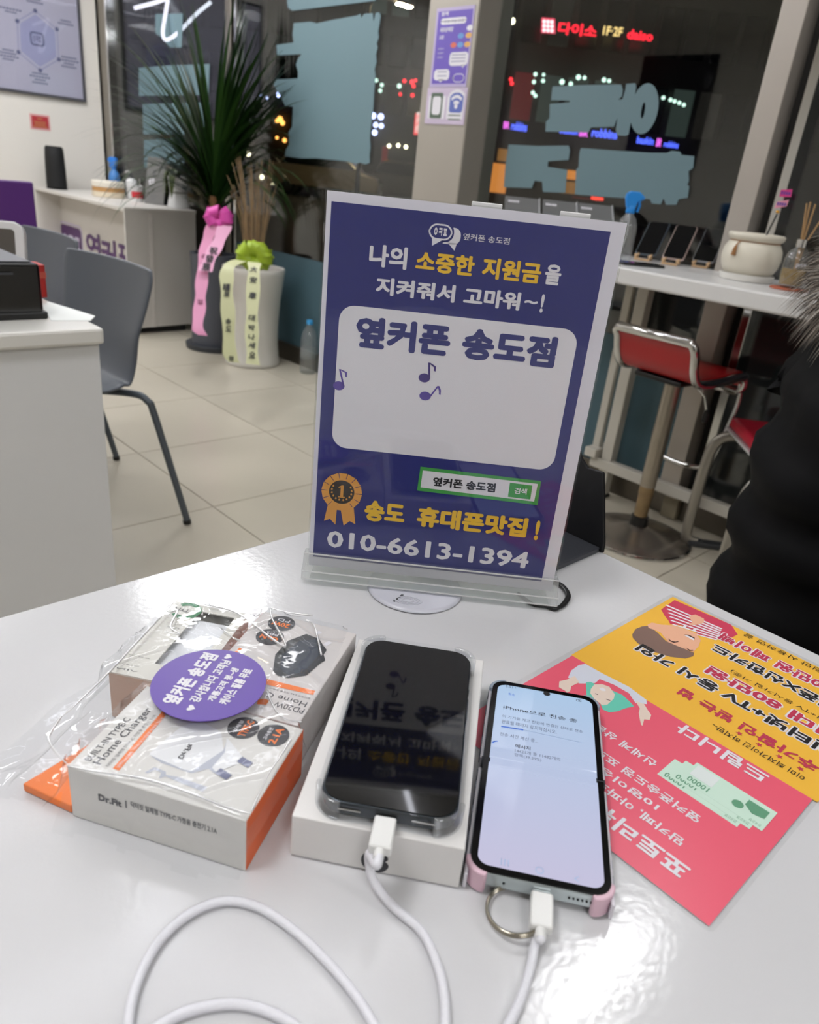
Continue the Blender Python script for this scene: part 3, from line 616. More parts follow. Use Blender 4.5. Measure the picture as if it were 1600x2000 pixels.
for i in range(298):
    el = rnd.uniform(.10, 1.0); side = rnd.choice((-1, 1)); az = rnd.uniform(-.9, .9)
    L = rnd.uniform(.66, 1.0) * (.80 + .26 * el)
    d = (hor * math.cos(az) * side + V((HD.x, HD.y, 0)) * math.sin(az)) ; d.z = 0; d.normalize()
    th = (1 - el) * 1.5 + .05
    z0 = TZ - .14 + .2 * rnd.random()
    P = [V((0, 0, z0))]; ang = th * .62
    n = 9
    for k in range(n):
        stp = L / n; P.append(P[-1] + (d * math.sin(ang) + Z * math.cos(ang)) * stp); ang += (th * .12 + .012) * (1 + .08 * k)
    for k_, p in enumerate(P):                # leaves lean off the glass
        lim = WX - .06 - PX_
        if p.x > lim * .7: p.x = lim * .7 + (p.x - lim * .7) * .12; p.x = min(p.x, lim)
    wv = d.cross(Z) * .0135 * rnd.uniform(.8, 1.25)
    W = [wv * (math.sin(math.pi * min(1, .22 + .78 * k / n)) * .95 + .05) for k in range(n + 1)]
    W[-1] = wv * .04
    MB().ribbon(P, W).done('leaf', LEAFS[i % 3], t, smooth=70)
# pink bow and tails
PINK = mat('bow_pink', 'd24aa4', .45, var=.1, vs=20); PINKL = mat('ribbon_pink', 'd890b4', .4, var=.06, vs=10)
def bow(parent, M, mt, R, name, n=6, seed=1):
    r = random.Random(seed)
    for k in range(n):
        a = 2 * math.pi * k / n + r.uniform(-.2, .2); c = V((math.cos(a), math.sin(a) * .75, .15 * r.uniform(-1, 1)))
        u = V((-math.sin(a), math.cos(a), 0)); P = []; W = []
        for i in range(11):
            s = i / 10 * 2 * math.pi
            P.append(M @ (c * R * (.5 - .5 * math.cos(s)) + V((0, 0, 1)) * R * .42 * math.sin(s) * (1 if s < 7 else 1)))
            W.append((M.to_3x3() @ (u * R * .42 * (.35 + .65 * (.5 - .5 * math.cos(s))))))
        MB().ribbon(P, W).done(name, mt, parent, smooth=70)
FB = frame(V((0, 0, 0)), RT, Z)
Ti = t.matrix_world.inverted()
bp = Ti @ at(427, 425, 3.86)
bow(t, frame(bp, RT, Z), PINK, .075, 'bow_loop', 7, 2)
def tail(parent, pxs, d, hw, m, name, chars=(), ink=None, nrm=None):
    P0 = [at(px, py, dd) for (px, py), dd in zip(pxs, d)]; P1 = bez(P0, 5)
    Mi = parent.matrix_world.inverted(); wv = RT * hw
    o = MB().ribbon([Mi @ p for p in P1], [(Mi.to_3x3() @ (wv * (1 + .12 * math.sin(i)))) for i in range(len(P1))]).done(name, m, parent, smooth=70)
    if chars:
        b = MB()
        for ch, f, k in chars:
            i = f * (len(P1) - 1); i0 = min(int(i), len(P1) - 2); p = P1[i0].lerp(P1[i0 + 1], i - i0)
            f2 = frame(p - HD * .004, RT, -(P1[i0 + 1] - P1[i0]))
            bb = MB().text(ch, -hw * .62 * k, -hw * .62 * k, hw * .62 * k, hw * .62 * k, 0, .03)
            b.add([Mi @ (f2 @ V(v)) for v in bb.v], bb.f)
        b.done('lettering', ink, o)
tail(t, [(415, 440), (405, 470), (398, 510), (393, 560), (390, 600), (386, 640), (396, 655)], [3.86, 3.87, 3.86, 3.85, 3.84, 3.82, 3.82], .030, PINKL, 'ribbon_tail', (('축', .3, .8), ('개', .36, .8), ('업', .62, .7)), mat('ribbon_ink_a', '7a3a58', .6))
tail(t, [(440, 440), (428, 470), (412, 500), (400, 530)], [3.85, 3.85, 3.84, 3.83], .034, mat('ribbon_pink_b', 'e0a4c4', .4), 'ribbon_tail', (('祝', .55, 1), ('發', .72, 1), ('展', .88, 1)), INKK)
# ------------------------------------------------------------------ white pot with twigs, green bow and pale ribbons
QX, QY = 2.315, 3.70
t = thing('twig_planter', 'tall white pot of dry twigs with green bow and pale ribbons', 'plant', T(QX, QY, 0))
POTW = mat('pot_white', 'cfccc4', .35, var=.02)
MB().lathe([(.14, 0), (.152, .004), (.155, .02), (.15, .03), (.142, .12), (.142, .25), (.15, .36), (.168, .5), (.172, .528), (.168, .535), (.152, .53), (.135, .45)], 40, cap=False).done('pot', POTW, t, smooth=50)
MB().lathe([(.001, .475), (.142, .475), (.142, .46), (.001, .46)], 24).done('soil', mat('soil', '4a3a2a', .9, bump=.5), t)
TW = mat('dry_twig', '9a805e', .8, var=.25, vs=12)
b = MB(); r = random.Random(11)
for i in range(60):
    a = r.uniform(0, 6.28); sp = r.uniform(.02, .13); h = r.uniform(.32, .62); x0, y0 = .03 * math.cos(a), .03 * math.sin(a)
    ex = min(sp * math.cos(a), .16)
    b.tube(bez([(x0, y0, .47), (x0 * .8 + ex * .25, y0 * .8 + sp * math.sin(a) * .2, .47 + h * .35), (ex * .7, sp * math.sin(a) * .7, .47 + h * .7), (ex + r.uniform(-.02, .0), sp * math.sin(a) + r.uniform(-.03, .03), .47 + h)], 3), [.0022] * 5 + [.0014] * 5, 4)
stuff(b.done('twigs', TW, t, smooth=60))
GREEN = mat('bow_green', '9ab428', .45, var=.12, vs=20)
Ti = t.matrix_world.inverted()
bow(t, frame(Ti @ at(497, 500, 3.44), RT, Z), GREEN, .085, 'bow_loop', 11, 5)
YEL = mat('ribbon_yellow', 'c0c196', .45, var=.05, vs=10)
tail(t, [(470, 508), (446, 522), (443, 560), (446, 620), (449, 690), (458, 708)], [3.42, 3.36, 3.34, 3.33, 3.33, 3.33], .030, YEL, 'ribbon_tail', (('謹', .40, .9), ('呈', .45, .7), ('송', .62, .7), ('도', .66, .7), ('점', .86, .6)), INKK)
tail(t, [(497, 512), (496, 530), (493, 600), (492, 660), (494, 712)], [3.36, 3.325, 3.285, 3.26, 3.24], .0285, YEL, 'ribbon_tail', (('大', .22, .9), ('安', .32, .9), ('康', .42, .9), ('대', .58, .8), ('박', .66, .8), ('나', .74, .8), ('세', .81, .8), ('요', .89, .8)), INKK)
# water bottle on the floor
t = thing('water_bottle', 'large clear water bottle with blue cap on the floor', 'bottle', T(*on_z(601, 728, 0)[:2], 0))
MB().lathe([(.03, 0), (.045, .004), (.047, .02), (.045, .05), (.047, .08), (.045, .11), (.047, .15), (.046, .19), (.036, .235), (.016, .265), (.014, .275)], 24).done('bottle', clear('pet_plastic', (.88, .91, .92), .08, .05, haze=.10), t, smooth=60)
MB().lathe([(.017, .272), (.018, .274), (.018, .292), (.016, .296)], 18).done('cap', mat('cap_blue', '3a9ad6', .4), t, smooth=40)
MB().lathe([(.0475, .085), (.0478, .086), (.0478, .145), (.0475, .146)], 24, cap=False).done('label', clear('pet_label', (.75, .82, .84), .05, .1, haze=.15), t, smooth=60)
# ------------------------------------------------------------------ steel pillar notices
FP = frame(V((PXF, 0, 0)), -Y, Z)
def pl(px, py): v = loc(FP, px, py); return (v.x, v.y)
z6 = lambda x, y: (780 + .21 * x, .21 * y)
A, D_ = pl(*z6(345, 85)), pl(*z6(605, 805))
ax0 = pl(*z6(285, 800))[0]; ax1 = pl(*z6(625, 800))[0]; az0 = pl(*z6(285, 812))[1]; az1 = pl(*z6(345, 82))[1]
t = thing('pillar_poster', 'purple shop poster with speech bubbles on the steel pillar', 'poster', FP @ Matrix.Translation((ax0, az0, 0)))
W_, H_ = ax1 - ax0, az1 - az0
MB().box(0, W_, 0, H_, 0, .002).done('poster_sheet', mat('poster_border', 'b4a8cc', .4), t)
b = MB(); b.box(.012, W_ - .008, .012, H_ - .012, .002, .0024); b.mi(1)
b.prism(rrect(.03, W_ * .82, H_ * .79, H_ * .87, .012), .0027); b.prism(rrect(W_ * .48, W_ * .97, H_ * .27, H_ * .44, .015), .0027); b.prism(rrect(.02, W_ * .52, H_ * .09, H_ * .23, .015), .0027)
b.prism([(W_ * .8, H_ * .28), (W_ * .9, H_ * .28), (W_ * .86, H_ * .24)], .0027); b.prism([(.05, H_ * .1), (.08, H_ * .1), (.06, H_ * .06)], .0027)
b.text('함께', .03, H_ * .90, W_ * .33, H_ * .95, .0027, .03); b.text('새로운매장', .03, H_ * .70, W_ * .5, H_ * .76, .0027, .03); b.text('오픈', .03, H_ * .61, W_ * .27, H_ * .66, .0027, .03)
for k in range(3): b.text('안내문구', .03, H_ * (.48 - .055 * k), W_ * .3, H_ * (.505 - .055 * k), .0027, .0)
b.ring(rrect(W_ * .62, W_ * .93, H_ * .06, H_ * .17, .02), rrect(W_ * .64, W_ * .91, H_ * .07, H_ * .16, .015), .0024, .0027)
b.mi(6); b.text('신규 가입 안내', .05, H_ * .81, W_ * .74, H_ * .848, .003, .0)
for z_ in (.40, .36, .32): b.box(W_ * .53, W_ * .9, H_ * z_, H_ * (z_ + .012), .0028, .003)
for z_ in (.19, .14): b.box(.04, W_ * .45, H_ * z_, H_ * (z_ + .012), .0028, .003)
for i, (x, y) in enumerate(((.93, .73), (.72, .64), (.92, .64), (.55, .53), (.73, .53), (.91, .53))):
    b.mi(3 + i % 3 if i else 1); b.prism(circ(W_ * x, H_ * y, W_ * .08, H_ * .035, 14), .0028)
b.done('print', [mat('poster_purple', '6a56b4', .45, var=.03), INKW, INKB, mat('print_coral', 'd8705a', .5), mat('print_blue', '6a9ad0', .5), mat('print_amber', 'd8a860', .5), mat('print_pale_grey', '8a88a8', .5)], t)
bx0, bx1 = pl(*z6(240, 1140))[0], pl(*z6(605, 1140))[0]; bz0, bz1 = pl(*z6(240, 1150))[1], az0 - .002
t = thing('wifi_notice', 'pale notice with wireless symbol under the purple pillar poster', 'notice', FP @ Matrix.Translation((bx0, bz0, 0)))
W_, H_ = bx1 - bx0, bz1 - bz0
MB().box(0, W_, 0, H_, 0, .003).done('notice_sheet', mat('notice_lilac', 'c4b6cc', .4), t)
b = MB(); b.box(.015, W_ * .49, .02, H_ - .03, .003, .0036); b.box(W_ * .54, W_ - .012, .02, H_ - .03, .003, .0036); b.mi(1)
b.ring(rrect(W_ * .12, W_ * .42, H_ * .16, H_ * .86, .006, 3), rrect(W_ * .16, W_ * .38, H_ * .26, H_ * .76, .012, 3), .0036, .004); b.mi(2)
b.prism(rrect(W_ * .6, W_ * .93, H_ * .33, H_ * .86, .012), .0038); b.mi(0)
cx, cz = W_ * .765, H_ * .47
for R in (.025, .045, .065):
    P = [(cx + R * math.cos(math.radians(a)), cz + R * math.sin(math.radians(a))) for a in range(45, 136, 15)]
    b.prism(P + [(cx + (R - .011) * math.cos(math.radians(a)), cz + (R - .011) * math.sin(math.radians(a))) for a in range(135, 44, -15)], .0040)
b.prism(circ(cx, cz + .004, .009), .0040); b.mi(1)
for z_ in (.24, .13): b.box(W_ * .6, W_ * .9, H_ * z_, H_ * (z_ + .03), .0037, .004)
b.done('print', [INKW, mat('print_moss', '5a6a5c', .5), mat('print_wifi', '5e6cb4', .5)], t)
# ------------------------------------------------------------------ window bar
BZ, BX0, BX1 = .89, 2.035, 2.53
BARW = mat('bar_white', 'dad9d8', .3, var=.015)
FRM = mat('bar_frame', 'c4c0b6', .45, var=.05)
yb0 = on_z(1150, 515, BZ).y
yb0 = 1.95
t = thing('window_bar', 'long white bar table on pale frame along the dark glass', 'bar table', T(0, 0, 0))
MB().box(BX0, BX1, -1.6, yb0, BZ - .048, BZ).done('bar_top', BARW, t, bevel=.006)
for y in (1.40, -.1, -1.5):
    for x in (2.475, 2.15):
        if x == 2.15 and y > 0: continue
        MB().box(x - .022, x + .022, y - .022, y + .022, .012, BZ - .049).done('leg', FRM, t, bevel=.003)
        MB().box(x - .024, x + .024, y - .024, y + .024, 0, .012).done('foot', BLACK, t)
MB().box(2.46, 2.485, 1.445, 1.475, .15, BZ - .049).done('leg', FRM, t, bevel=.003)
MB().box(2.44, 2.475, -1.5, 1.46, .115, .155).done('foot_rail', FRM, t, bevel=.003)
MB().box(2.42, 2.535, 1.43, 1.48, .155, .19).done('end_rail', FRM, t, bevel=.003)
tag(MB().box(-.015, .015, -.03, .03, 0, .70).done('mullion_post', mat('post_rust', '8f8672', .5, .3, var=.25, vs=10), M=T(2.525, 1.13, .005), bevel=.003), 'worn tan upright post under the bar behind the red stool', 'post')
# --- things on the bar
def on_bar(px, py): p = on_z(px, py, BZ); return V((p.x, p.y, BZ))
BOXG = mat('box_grey', '6c6c6c', .45, var=.03); BOXD = mat('box_side', '2a2a2c', .5)
for k, (px, py) in enumerate(((1022, 404), (1096, 411), (1166, 418))):
    lab = ('leftmost', 'middle', 'rightmost')[k] + ' of three grey tilted device stands peeking over the sign'
    p = at(px, py, 2.62); tz = p.z
    M_ = frame(V((p.x, p.y, BZ)), RT, Z)
    h = tz - BZ + .012
    t = thing('device_stand', lab, 'display stand', M_, 'grey tilted device stands on the bar')
    MB().add([(-.062, h - .05, .04), (.062, h - .05, .04), (.062, h + .018, -.06), (-.062, h + .018, -.06), (-.062, h - .058, .036), (.062, h - .058, .036), (.062, h + .006, -.064), (-.062, h + .006, -.064)], [(0, 1, 2, 3), (7, 6, 5, 4), (0, 4, 5, 1), (2, 6, 7, 3), (0, 3, 7, 4), (1, 5, 6, 2)]).done('top_plate', BOXG, t, bevel=.001)
    MB().box(-.05, .05, 0, h - .04, -.03, .0).done('column', BOXD, t, bevel=.002)
    b = MB(); 
    for j in range(5): b.box(-.052 + j * .008, -.046 + j * .008, -.006, .006, 0, .0008)
    sl = math.atan2(.068, -.1)
    b.xf(Matrix.Translation((0, h + .002, -.036)) @ Matrix.Rotation(math.radians(-56), 4, 'X')); b.done('lettering', INKW, t)
    MB().tube([(.060, h - .049, .041), (.060, h + .019, -.059)], .003, 6).done('edge_strip', mat('strip_silver', 'b8b8ba', .3, .5), t)
CLRB = clear('spray_clear', (.86, .88, .89), .07, .05, haze=.12)
p = on_bar(1214, 512)
spray('clear spray bottle with blue trigger at left of the bar phones', T(2.243, 1.386, BZ, math.radians(-48)), mat('spray_blue2', '1f88dc', .35), CLRB, .84)
WOOD = mat('easel_wood', 'c4a37c', .6, var=.12, vs=25)
def easel_phone(lab, bl, br, tl, tr, d, case, scr):
    wdt = .072; mid = on_z((bl[0] + br[0]) / 2, (bl[1] + br[1]) / 2, BZ + .020)
    hd_, rt_ = V((HD.x, HD.y, 0)).normalized(), V((RT.x, RT.y, 0)).normalized()
    u = rt_ * math.cos(.52) - hd_ * math.sin(.52); bk0 = hd_ * math.cos(.52) + rt_ * math.sin(.52)
    v = Z * math.cos(.80) + bk0 * math.sin(.80); hgt = .15; fr = frame(mid, u, v)
    t = thing('display_phone', lab, 'phone', fr, 'display phones leaning on wooden easels')
    w2 = wdt / 2
    MB().prism(rrect(-w2, w2, 0, hgt, .010), -.009, -.001).done('case', case, t, bevel=.002)
    MB().prism(rrect(-w2 + .003, w2 - .003, .003, hgt - .003, .008), -.001, .0006).done('screen', scr, t)
    b0 = mid.copy(); b0.z = BZ
    e = thing('wooden_easel', 'small wooden easel under the ' + lab.split(' ', 1)[0] + ' display phone on the bar', 'easel', T(b0.x, b0.y, BZ), 'wooden phone easels on the bar')
    Ei = e.matrix_world.inverted(); un = V((u.x, u.y, 0)).normalized(); bk = Z.cross(un)
    if bk.dot(HD) < 0: bk = -bk
    lo = mid.z - BZ
    for sgn in (-1, 1):
        a = un * (w2 * .62 * sgn)
        MB().tube([a - bk * .030 + Z * .004, a - bk * .012 + Z * (lo - .008), a + bk * .05 + Z * (lo + .018)], .0042, 8).done('leg', WOOD, e, smooth=50)
        MB().tube([a * 1.05 - bk * .026 + Z * (lo - .004), a * 1.05 + bk * -.002 + Z * (lo - .012)], .0055, 8).done('peg', WOOD, e, smooth=50)
    MB().tube([-un * w2 * .7 - bk * .03 + Z * .004, un * w2 * .7 - bk * .03 + Z * .004], .004, 6).done('front_bar', WOOD, e)
    MB().tube([bk * .052 + Z * (lo + .016), bk * .095 + Z * .003], .004, 6).done('back_leg', WOOD, e)
SCR = mat('phone_screen_off', '08090c', .08, spec=.3)
SILV = mat('case_silver', 'a8aab0', .3, .4); SILD = mat('case_grey', '55606a', .35, .3)
easel_phone('leftmost display phone leaning on an easel right of the spray bottle', (1241, 492), (1279, 501), (1288, 426), (1326, 430), 2.62, SILD, SCR)
easel_phone('middle display phone with pale rim leaning on an easel on bar', (1296, 503), (1331, 507), (1336, 436), (1367, 440), 2.60, mat('case_rose', 'c0aaa4', .3, .3), SCR)
easel_phone('rightmost display phone leaning on an easel beside the cream pot', (1355, 508), (1390, 513), (1395, 430), (1431, 434), 2.56, SILV, SCR)
p = [on_z(*a, BZ) for a in ((1218, 518), (1300, 525), (1298, 519), (1240, 511))]
t = thing('flat_phone', 'black phone lying flat on the bar before the easels', 'phone', frame((p[0] + p[1]) / 2 + V((0, 0, 0)), (p[1] - p[0]), V((1, .6, 0))))
wl = (p[1] - p[0]).length / 2
MB().prism(rrect(-wl, wl, 0, .07, .008), 0, .008).done('body', BLACK, t, bevel=.002)
MB().prism(rrect(-wl + .003, wl - .003, .003, .067, .006), .008, .0086).done('screen', SCR, t)
# cream ceramic pot
pc = V((2.305, .993, BZ))
CREAM = mat('pot_cream', 'd8d2c2', .4, var=.03)
t = thing('cream_pot', 'round cream ceramic pot with tassel on a white saucer', 'pot', T(*pc) @ Matrix.Scale(.76, 4))
k = 1.0
MB().lathe([(.085, 0), (.098, .002), (.102, .024), (.096, .026), (.085, .02)], 36).done('saucer', mat('saucer_white', 'dcdad4', .35), t, smooth=50)
MB().lathe([(.075, .024), (.09, .027), (.104, .055), (.110, .085), (.106, .115), (.095, .137), (.088, .142), (.098, .15), (.103, .158), (.103, .168), (.097, .172), (.09, .165), (.085, .14)], 40, cap=False).done('pot', CREAM, t, smooth=60)
MB().lathe([(.001, .145), (.088, .145), (.088, .13), (.001, .13)], 24).done('soil', mat('soil', '4a3a2a', .9, bump=.5), t)
CORD = mat('tassel_brown', '96683e', .8, var=.2, vs=40)
MB().lathe([(.089, .1395), (.092, .142), (.089, .1445)], 36, cap=False).done('cord', CORD, t, smooth=60)
dirp = (-RT * .80 - HD * .55); dirp.z = 0; dirp.normalize()
MB().tube([dirp * .093 + Z * .142, dirp * .108 + Z * .128, dirp * .113 + Z * .115, dirp * .1155 + Z * .09], [.002, .003, .0065, .009], 10).done('tassel', CORD, t, smooth=50)
def flag(lab, M, stick, cols):
    t = thing('flag_pick', lab, 'flag', M)
    MB().tube([(0, 0, -.03), (.0, 0, .0), (.02, 0, .09)], .0025, 6).done('stick', BLACK, t)
    MB().lathe([(.004, .092), (.006, .095), (.004, .099)], 10, (.02, 0)).done('bead', mat('bead_gold', 'c8902c', .3, .8), t)
    for k, (m, P, tx) in enumerate(cols):
        f_ = MB().prism(P, -.001, .001).xf(Matrix.Rotation(math.radians(90), 4, 'X')).done('flag', m, t)
        cx = sum(p[0] for p in P) / 4; cz = sum(p[1] for p in P) / 4
        b = MB()
        for d in range(4): b.box(cx - .014 + d * .007, cx - .009 + d * .007, cz - .004, cz + .004, .0012, .0015)
        b.xf(Matrix.Rotation(math.radians(90), 4, 'X')).done('lettering', PURP, f_)
flag('black pick with two pink paper flags stuck in the cream pot', frame(pc + V((.035, -.005, .098)), RT, HD), None,
     [(mat('flag_pink', 'd83a88', .6), [(.012, .135), (.045, .138), (.043, .158), (.012, .154)], 1), (mat('flag_pale', 'e89ab0', .6), [(.008, .104), (.04, .112), (.042, .13), (.01, .122)], 2)])
# reed diffuser
dc = V((2.235, .836, BZ))
t = thing('reed_diffuser', 'glass reed diffuser with amber oil beside the fur collar', 'diffuser', T(*dc) @ Matrix.Translation((0, 0, .006)) @ Matrix.Scale(.86, 4))
MB().lathe([(.028, .006), (.036, .009), (.038, .03), (.038, .085), (.03, .108), (.016, .12), (.0155, .128)], 28, cap=False).done('bottle', clear('diffuser_glass', (.88, .90, .88), .08, .02, haze=.06), t, smooth=50)
MB().lathe([(.001, .010), (.035, .010), (.0365, .03), (.0365, .058), (.001, .058)], 28).done('oil', mat('amber_oil', '8a6a18', .1, var=.1, coat=.5), t, smooth=40)
MB().lathe([(.014, .122), (.017, .123), (.017, .146), (.012, .147)], 24).done('collar', CHROME, t, smooth=40)
REED = mat('reed', 'a8845a', .8, var=.15, vs=60)
for a, l, s_ in ((-.14, .25, .0), (-.06, .255, .1), (.02, .25, -.05), (.30, .235, .1)):
    d = (RT * a + HD * s_ * .4); MB().tube([V((0, 0, .03)), V((0, 0, .14)) + d * .04, V((0, 0, l)) + d * .16], .0026, 6).done('reed', REED, t)
MB().text('pss', -.016, -.005, .016, .008, 0, .02).xf(frame(V((0, 0, .068)) - HD * .0385, RT, Z)).done('lettering', INKW, t)
tag(MB().lathe([(.045, 0), (.05, .001), (.05, .005), (.045, .006)], 28).done('coaster', mat('coaster_red', 'a85a40', .7, var=.1, vs=30), M=T(*dc), smooth=40), 'reddish round coaster under the reed diffuser', 'coaster')
# ------------------------------------------------------------------ red bar stool
REDV = mat('red_vinyl', 'a8161c', .35, var=.04, vs=6)
CHW = mat('worn_chrome', 'a49c90', .3, .9, var=.15, vs=20)
SXc, SYc = 2.258, 1.110
t = thing('bar_stool', 'red bar stool with chrome rim and round base before the bar', 'stool', T(SXc, SYc, 0, math.radians(-4)) @ Matrix.Diagonal((.93, .93, 1.015, 1)))
MB().lathe([(.02, .05), (.035, .048), (.06, .04), (.13, .022), (.19, .010), (.20, .004), (.20, 0)], 44).done('base', mat('base_chrome', '8d857b', .25, .75, var=.1, vs=10), t, smooth=60)
MB().lathe([(.196, 0), (.203, .001), (.203, .006), (.196, .008)], 44, cap=False).done('base_rim', CHROME, t, smooth=60)
MB().lathe([(.034, .045), (.034, .05), (.032, .08), (.028, .082)], 24).done('collar', BLACK, t, smooth=40)
MB().lathe([(.025, .08), (.025, .16), (.027, .162), (.027, .2)], 24).done('lower_tube', mat('rusty_tube', '97805f', .5, .6, var=.35, vs=25), t, smooth=40)
MB().lathe([(.029, .19), (.029, .54), (.034, .542), (.05, .56), (.05, .575)], 24).done('column', CHW, t, smooth=40)
SW, SH = .147, .585
# shell profile in x-z: seat front -> seat back -> low backrest
pf = bez([(.205, 0, SH - .035), (.195, 0, SH - .006), (.16, 0, SH), (.0, 0, SH - .008), (-.10, 0, SH - .002), (-.145, 0, SH + .03), (-.168, 0, SH + .085), (-.185, 0, SH + .108)], 5)
def shell(hw, th, name, m, off=0):
    P = [V((p.x, 0, p.z)) for p in pf]; n = len(P); vs = []
    for i in range(n):
        a, c = P[max(i - 1, 0)], P[min(i + 1, n - 1)]; tn = (c - a).normalized(); nn = V((-tn.z, 0, tn.x)) * -1
        if nn.z < 0 and i < n * .5: nn = -nn
        for y in (-hw, hw):
            for s_ in (off, off + th): vs.append(P[i] + nn * s_ + V((0, y, 0)))
    fs = []
    for i in range(n - 1):
        a = 4 * i; b = 4 * (i + 1)
        fs += [(a, b, b + 1, a + 1), (a + 2, a + 3, b + 3, b + 2), (a, a + 2, b + 2, b), (a + 1, b + 1, b + 3, a + 3)]
    fs += [(0, 1, 3, 2), (4 * n - 4, 4 * n - 2, 4 * n - 1, 4 * n - 3)]
    return MB().add(vs, fs).done(name, m, t, smooth=50, bevel=.006)
shell(SW - .012, .02, 'seat_pad', REDV, -.004)
rim = [V((p.x, -SW, p.z)) for p in pf]; rim2 = [V((p.x, SW, p.z)) for p in pf][::-1]
top_ = [V((pf[-1].x - .004, -SW + .01, pf[-1].z + .012)), V((pf[-1].x - .004, SW - .01, pf[-1].z + .012))]
fr_ = [V((pf[0].x + .004, SW - .02, pf[0].z - .02)), V((pf[0].x + .004, -SW + .02, pf[0].z - .02))]
MB().tube(rim + top_ + rim2 + fr_, .0145, 10, closed=True).done('chrome_rim', CHROME, t, smooth=60)
MB().box(-.11, .11, -.09, .09, SH - .026, SH - .012).done('seat_plate', BLACK, t, bevel=.003)
MB().tube(bez([(.19, -.14, SH - .02), (.215, -.14, SH - .08), (.19, -.135, SH - .2), (.165, -.12, SH - .30), (.15, -.06, SH - .325), (.15, .06, SH - .325), (.165, .12, SH - .30), (.19, .135, SH - .2), (.215, .14, SH - .08), (.19, .14, SH - .02)], 5), .009, 8).done('footrest', CHROME, t, smooth=60)
lv = MB().tube([(.03, -.04, SH - .02), (.075, -.085, SH - .07), (.088, -.098, SH - .115)], .004, 6).done('lever', CHROME, t)
MB().lathe([(.006, -.045), (.012, -.04), (.011, -.01), (.006, 0)], 12).xf(Matrix.Translation((.09, -.10, SH - .11))).done('lever_knob', BLACK, lv, smooth=50)
# ------------------------------------------------------------------ low red chair with flat steel frame, mostly behind the coat
p = on_z(1343, 1042, 0)
t = thing('red_chair', 'low red seat on bent flat steel frame behind the black coat', 'chair', T(2.372, .972, 0, math.radians(-50)))
FLM = mat('flat_steel', 'a8a49c', .3, .8, var=.06, vs=10)
def flatbar(P, w, th, name):
    return MB().tube(bez(P, 6), th, 10, flat=w / th).done(name, FLM, t, smooth=60)
for y in (0, -.40):
    flatbar([(.03, y, .012), (.0, y, .02), (-.012, y, .06), (-.012, y, .27), (.0, y, .37), (.045, y, .404), (.14, y, .404), (.40, y, .398)], .019, .009, 'side_frame')
MB().prism([(.035, -.43), (.45, -.43), (.45, .03), (.035, .03)], .424, .462).done('seat', mat('red_seat', 'c8203a', .35, var=.03), t, bevel=.014, seg=3, smooth=40)
MB().prism([(.03, -.435), (.45, -.435), (.45, .035), (.03, .035)], .416, .424).done('piping', WP, t, bevel=.002)
MB().box(.0, .4, -.02, .02, .0, .02).done('foot_bar', mat('foot_bar', '4a4c50', .35, .5), t, bevel=.004)
for x in (.02, .05): MB().lathe([(.001, .02), (.006, .021), (.006, .024), (.001, .025)], 8, (x, 0)).done('screw', CHROME, t)
# ------------------------------------------------------------------ person in black padded coat, sitting beside the table
PD = V((HD.x, HD.y, 0)).normalized(); PR = V((RT.x, RT.y, 0)).normalized()
po = PR * .685 + PD * 1.03
PM = frame(V((po.x, po.y, 0)), PR, PD)                         # local x: the way the person faces, y: away from us
t = thing('person', 'person in black padded coat with grey fur trimmed hood, seated at right', 'person', PM)
def skin(name, nodes, edges, radii, m, lvl=2, root=0):
    me = bpy.data.meshes.new(name); me.from_pydata(nodes, edges, []); me.materials.append(m)
    o = bpy.data.objects.new(name, me); C.objects.link(o)
    sk = o.modifiers.new('skin', 'SKIN'); sk.use_smooth_shade = True
    L = me.skin_vertices[0].data
    for i, r_ in enumerate(radii): L[i].radius = (r_, r_) if not isinstance(r_, tuple) else r_; L[i].use_root = (i == root)
    sb = o.modifiers.new('sub', 'SUBSURF'); sb.levels = lvl; sb.render_levels = lvl
    dg = bpy.context.evaluated_depsgraph_get(); e = o.evaluated_get(dg); nm = bpy.data.meshes.new_from_object(e)
    for md in list(o.modifiers): o.modifiers.remove(md)
    o.data = nm; nm.name = name; bpy.data.meshes.remove(me)
    for pgn in nm.polygons: pgn.use_smooth = True
    if not nm.materials: nm.materials.append(m)
    return o
SKN = mat('skin', 'c99a7c', .5, var=.04)
N_ = [(0, 0, .52), (.02, 0, .68), (.04, 0, .86), (.06, 0, .98), (.075, 0, 1.05), (.10, 0, 1.16), (.11, 0, 1.26)]
R_ = [.105, .10, .11, .085, .055, .085, .07]
E_ = [(0, 1), (1, 2), (2, 3), (3, 4), (4, 5), (5, 6)]
def chain(par, pts, rads):
    for p, r_ in zip(pts, rads): N_.append(p); R_.append(r_); E_.append((par, len(N_) - 1)); par = len(N_) - 1
    return par
for s_ in (-1, 1):
    k = chain(3, [(.06, .17 * s_, .97), (.10, .23 * s_, .72), (.30, .16 * s_, .70), (.345, .15 * s_, .705)], [.062, .048, .036, .028])
    pal = k
    for f_ in range(4): chain(pal, [(.40, (.13 + .017 * f_) * s_, .705), (.43 - .004 * abs(f_ - 1), (.13 + .017 * f_) * s_, .70), (.452 - .006 * abs(f_ - 1), (.13 + .017 * f_) * s_, .688)], [.010, .009, .008])
    chain(pal, [(.37, .118 * s_, .71), (.395, .105 * s_, .708)], [.011, .009])
    k = chain(0, [(.10, .10 * s_, .50), (.46, .12 * s_, .49), (.44, .12 * s_, .10), (.50, .13 * s_, .05)], [.07, .048, .034, .032])
body = skin('body', N_, E_, R_, SKN); body.parent = t
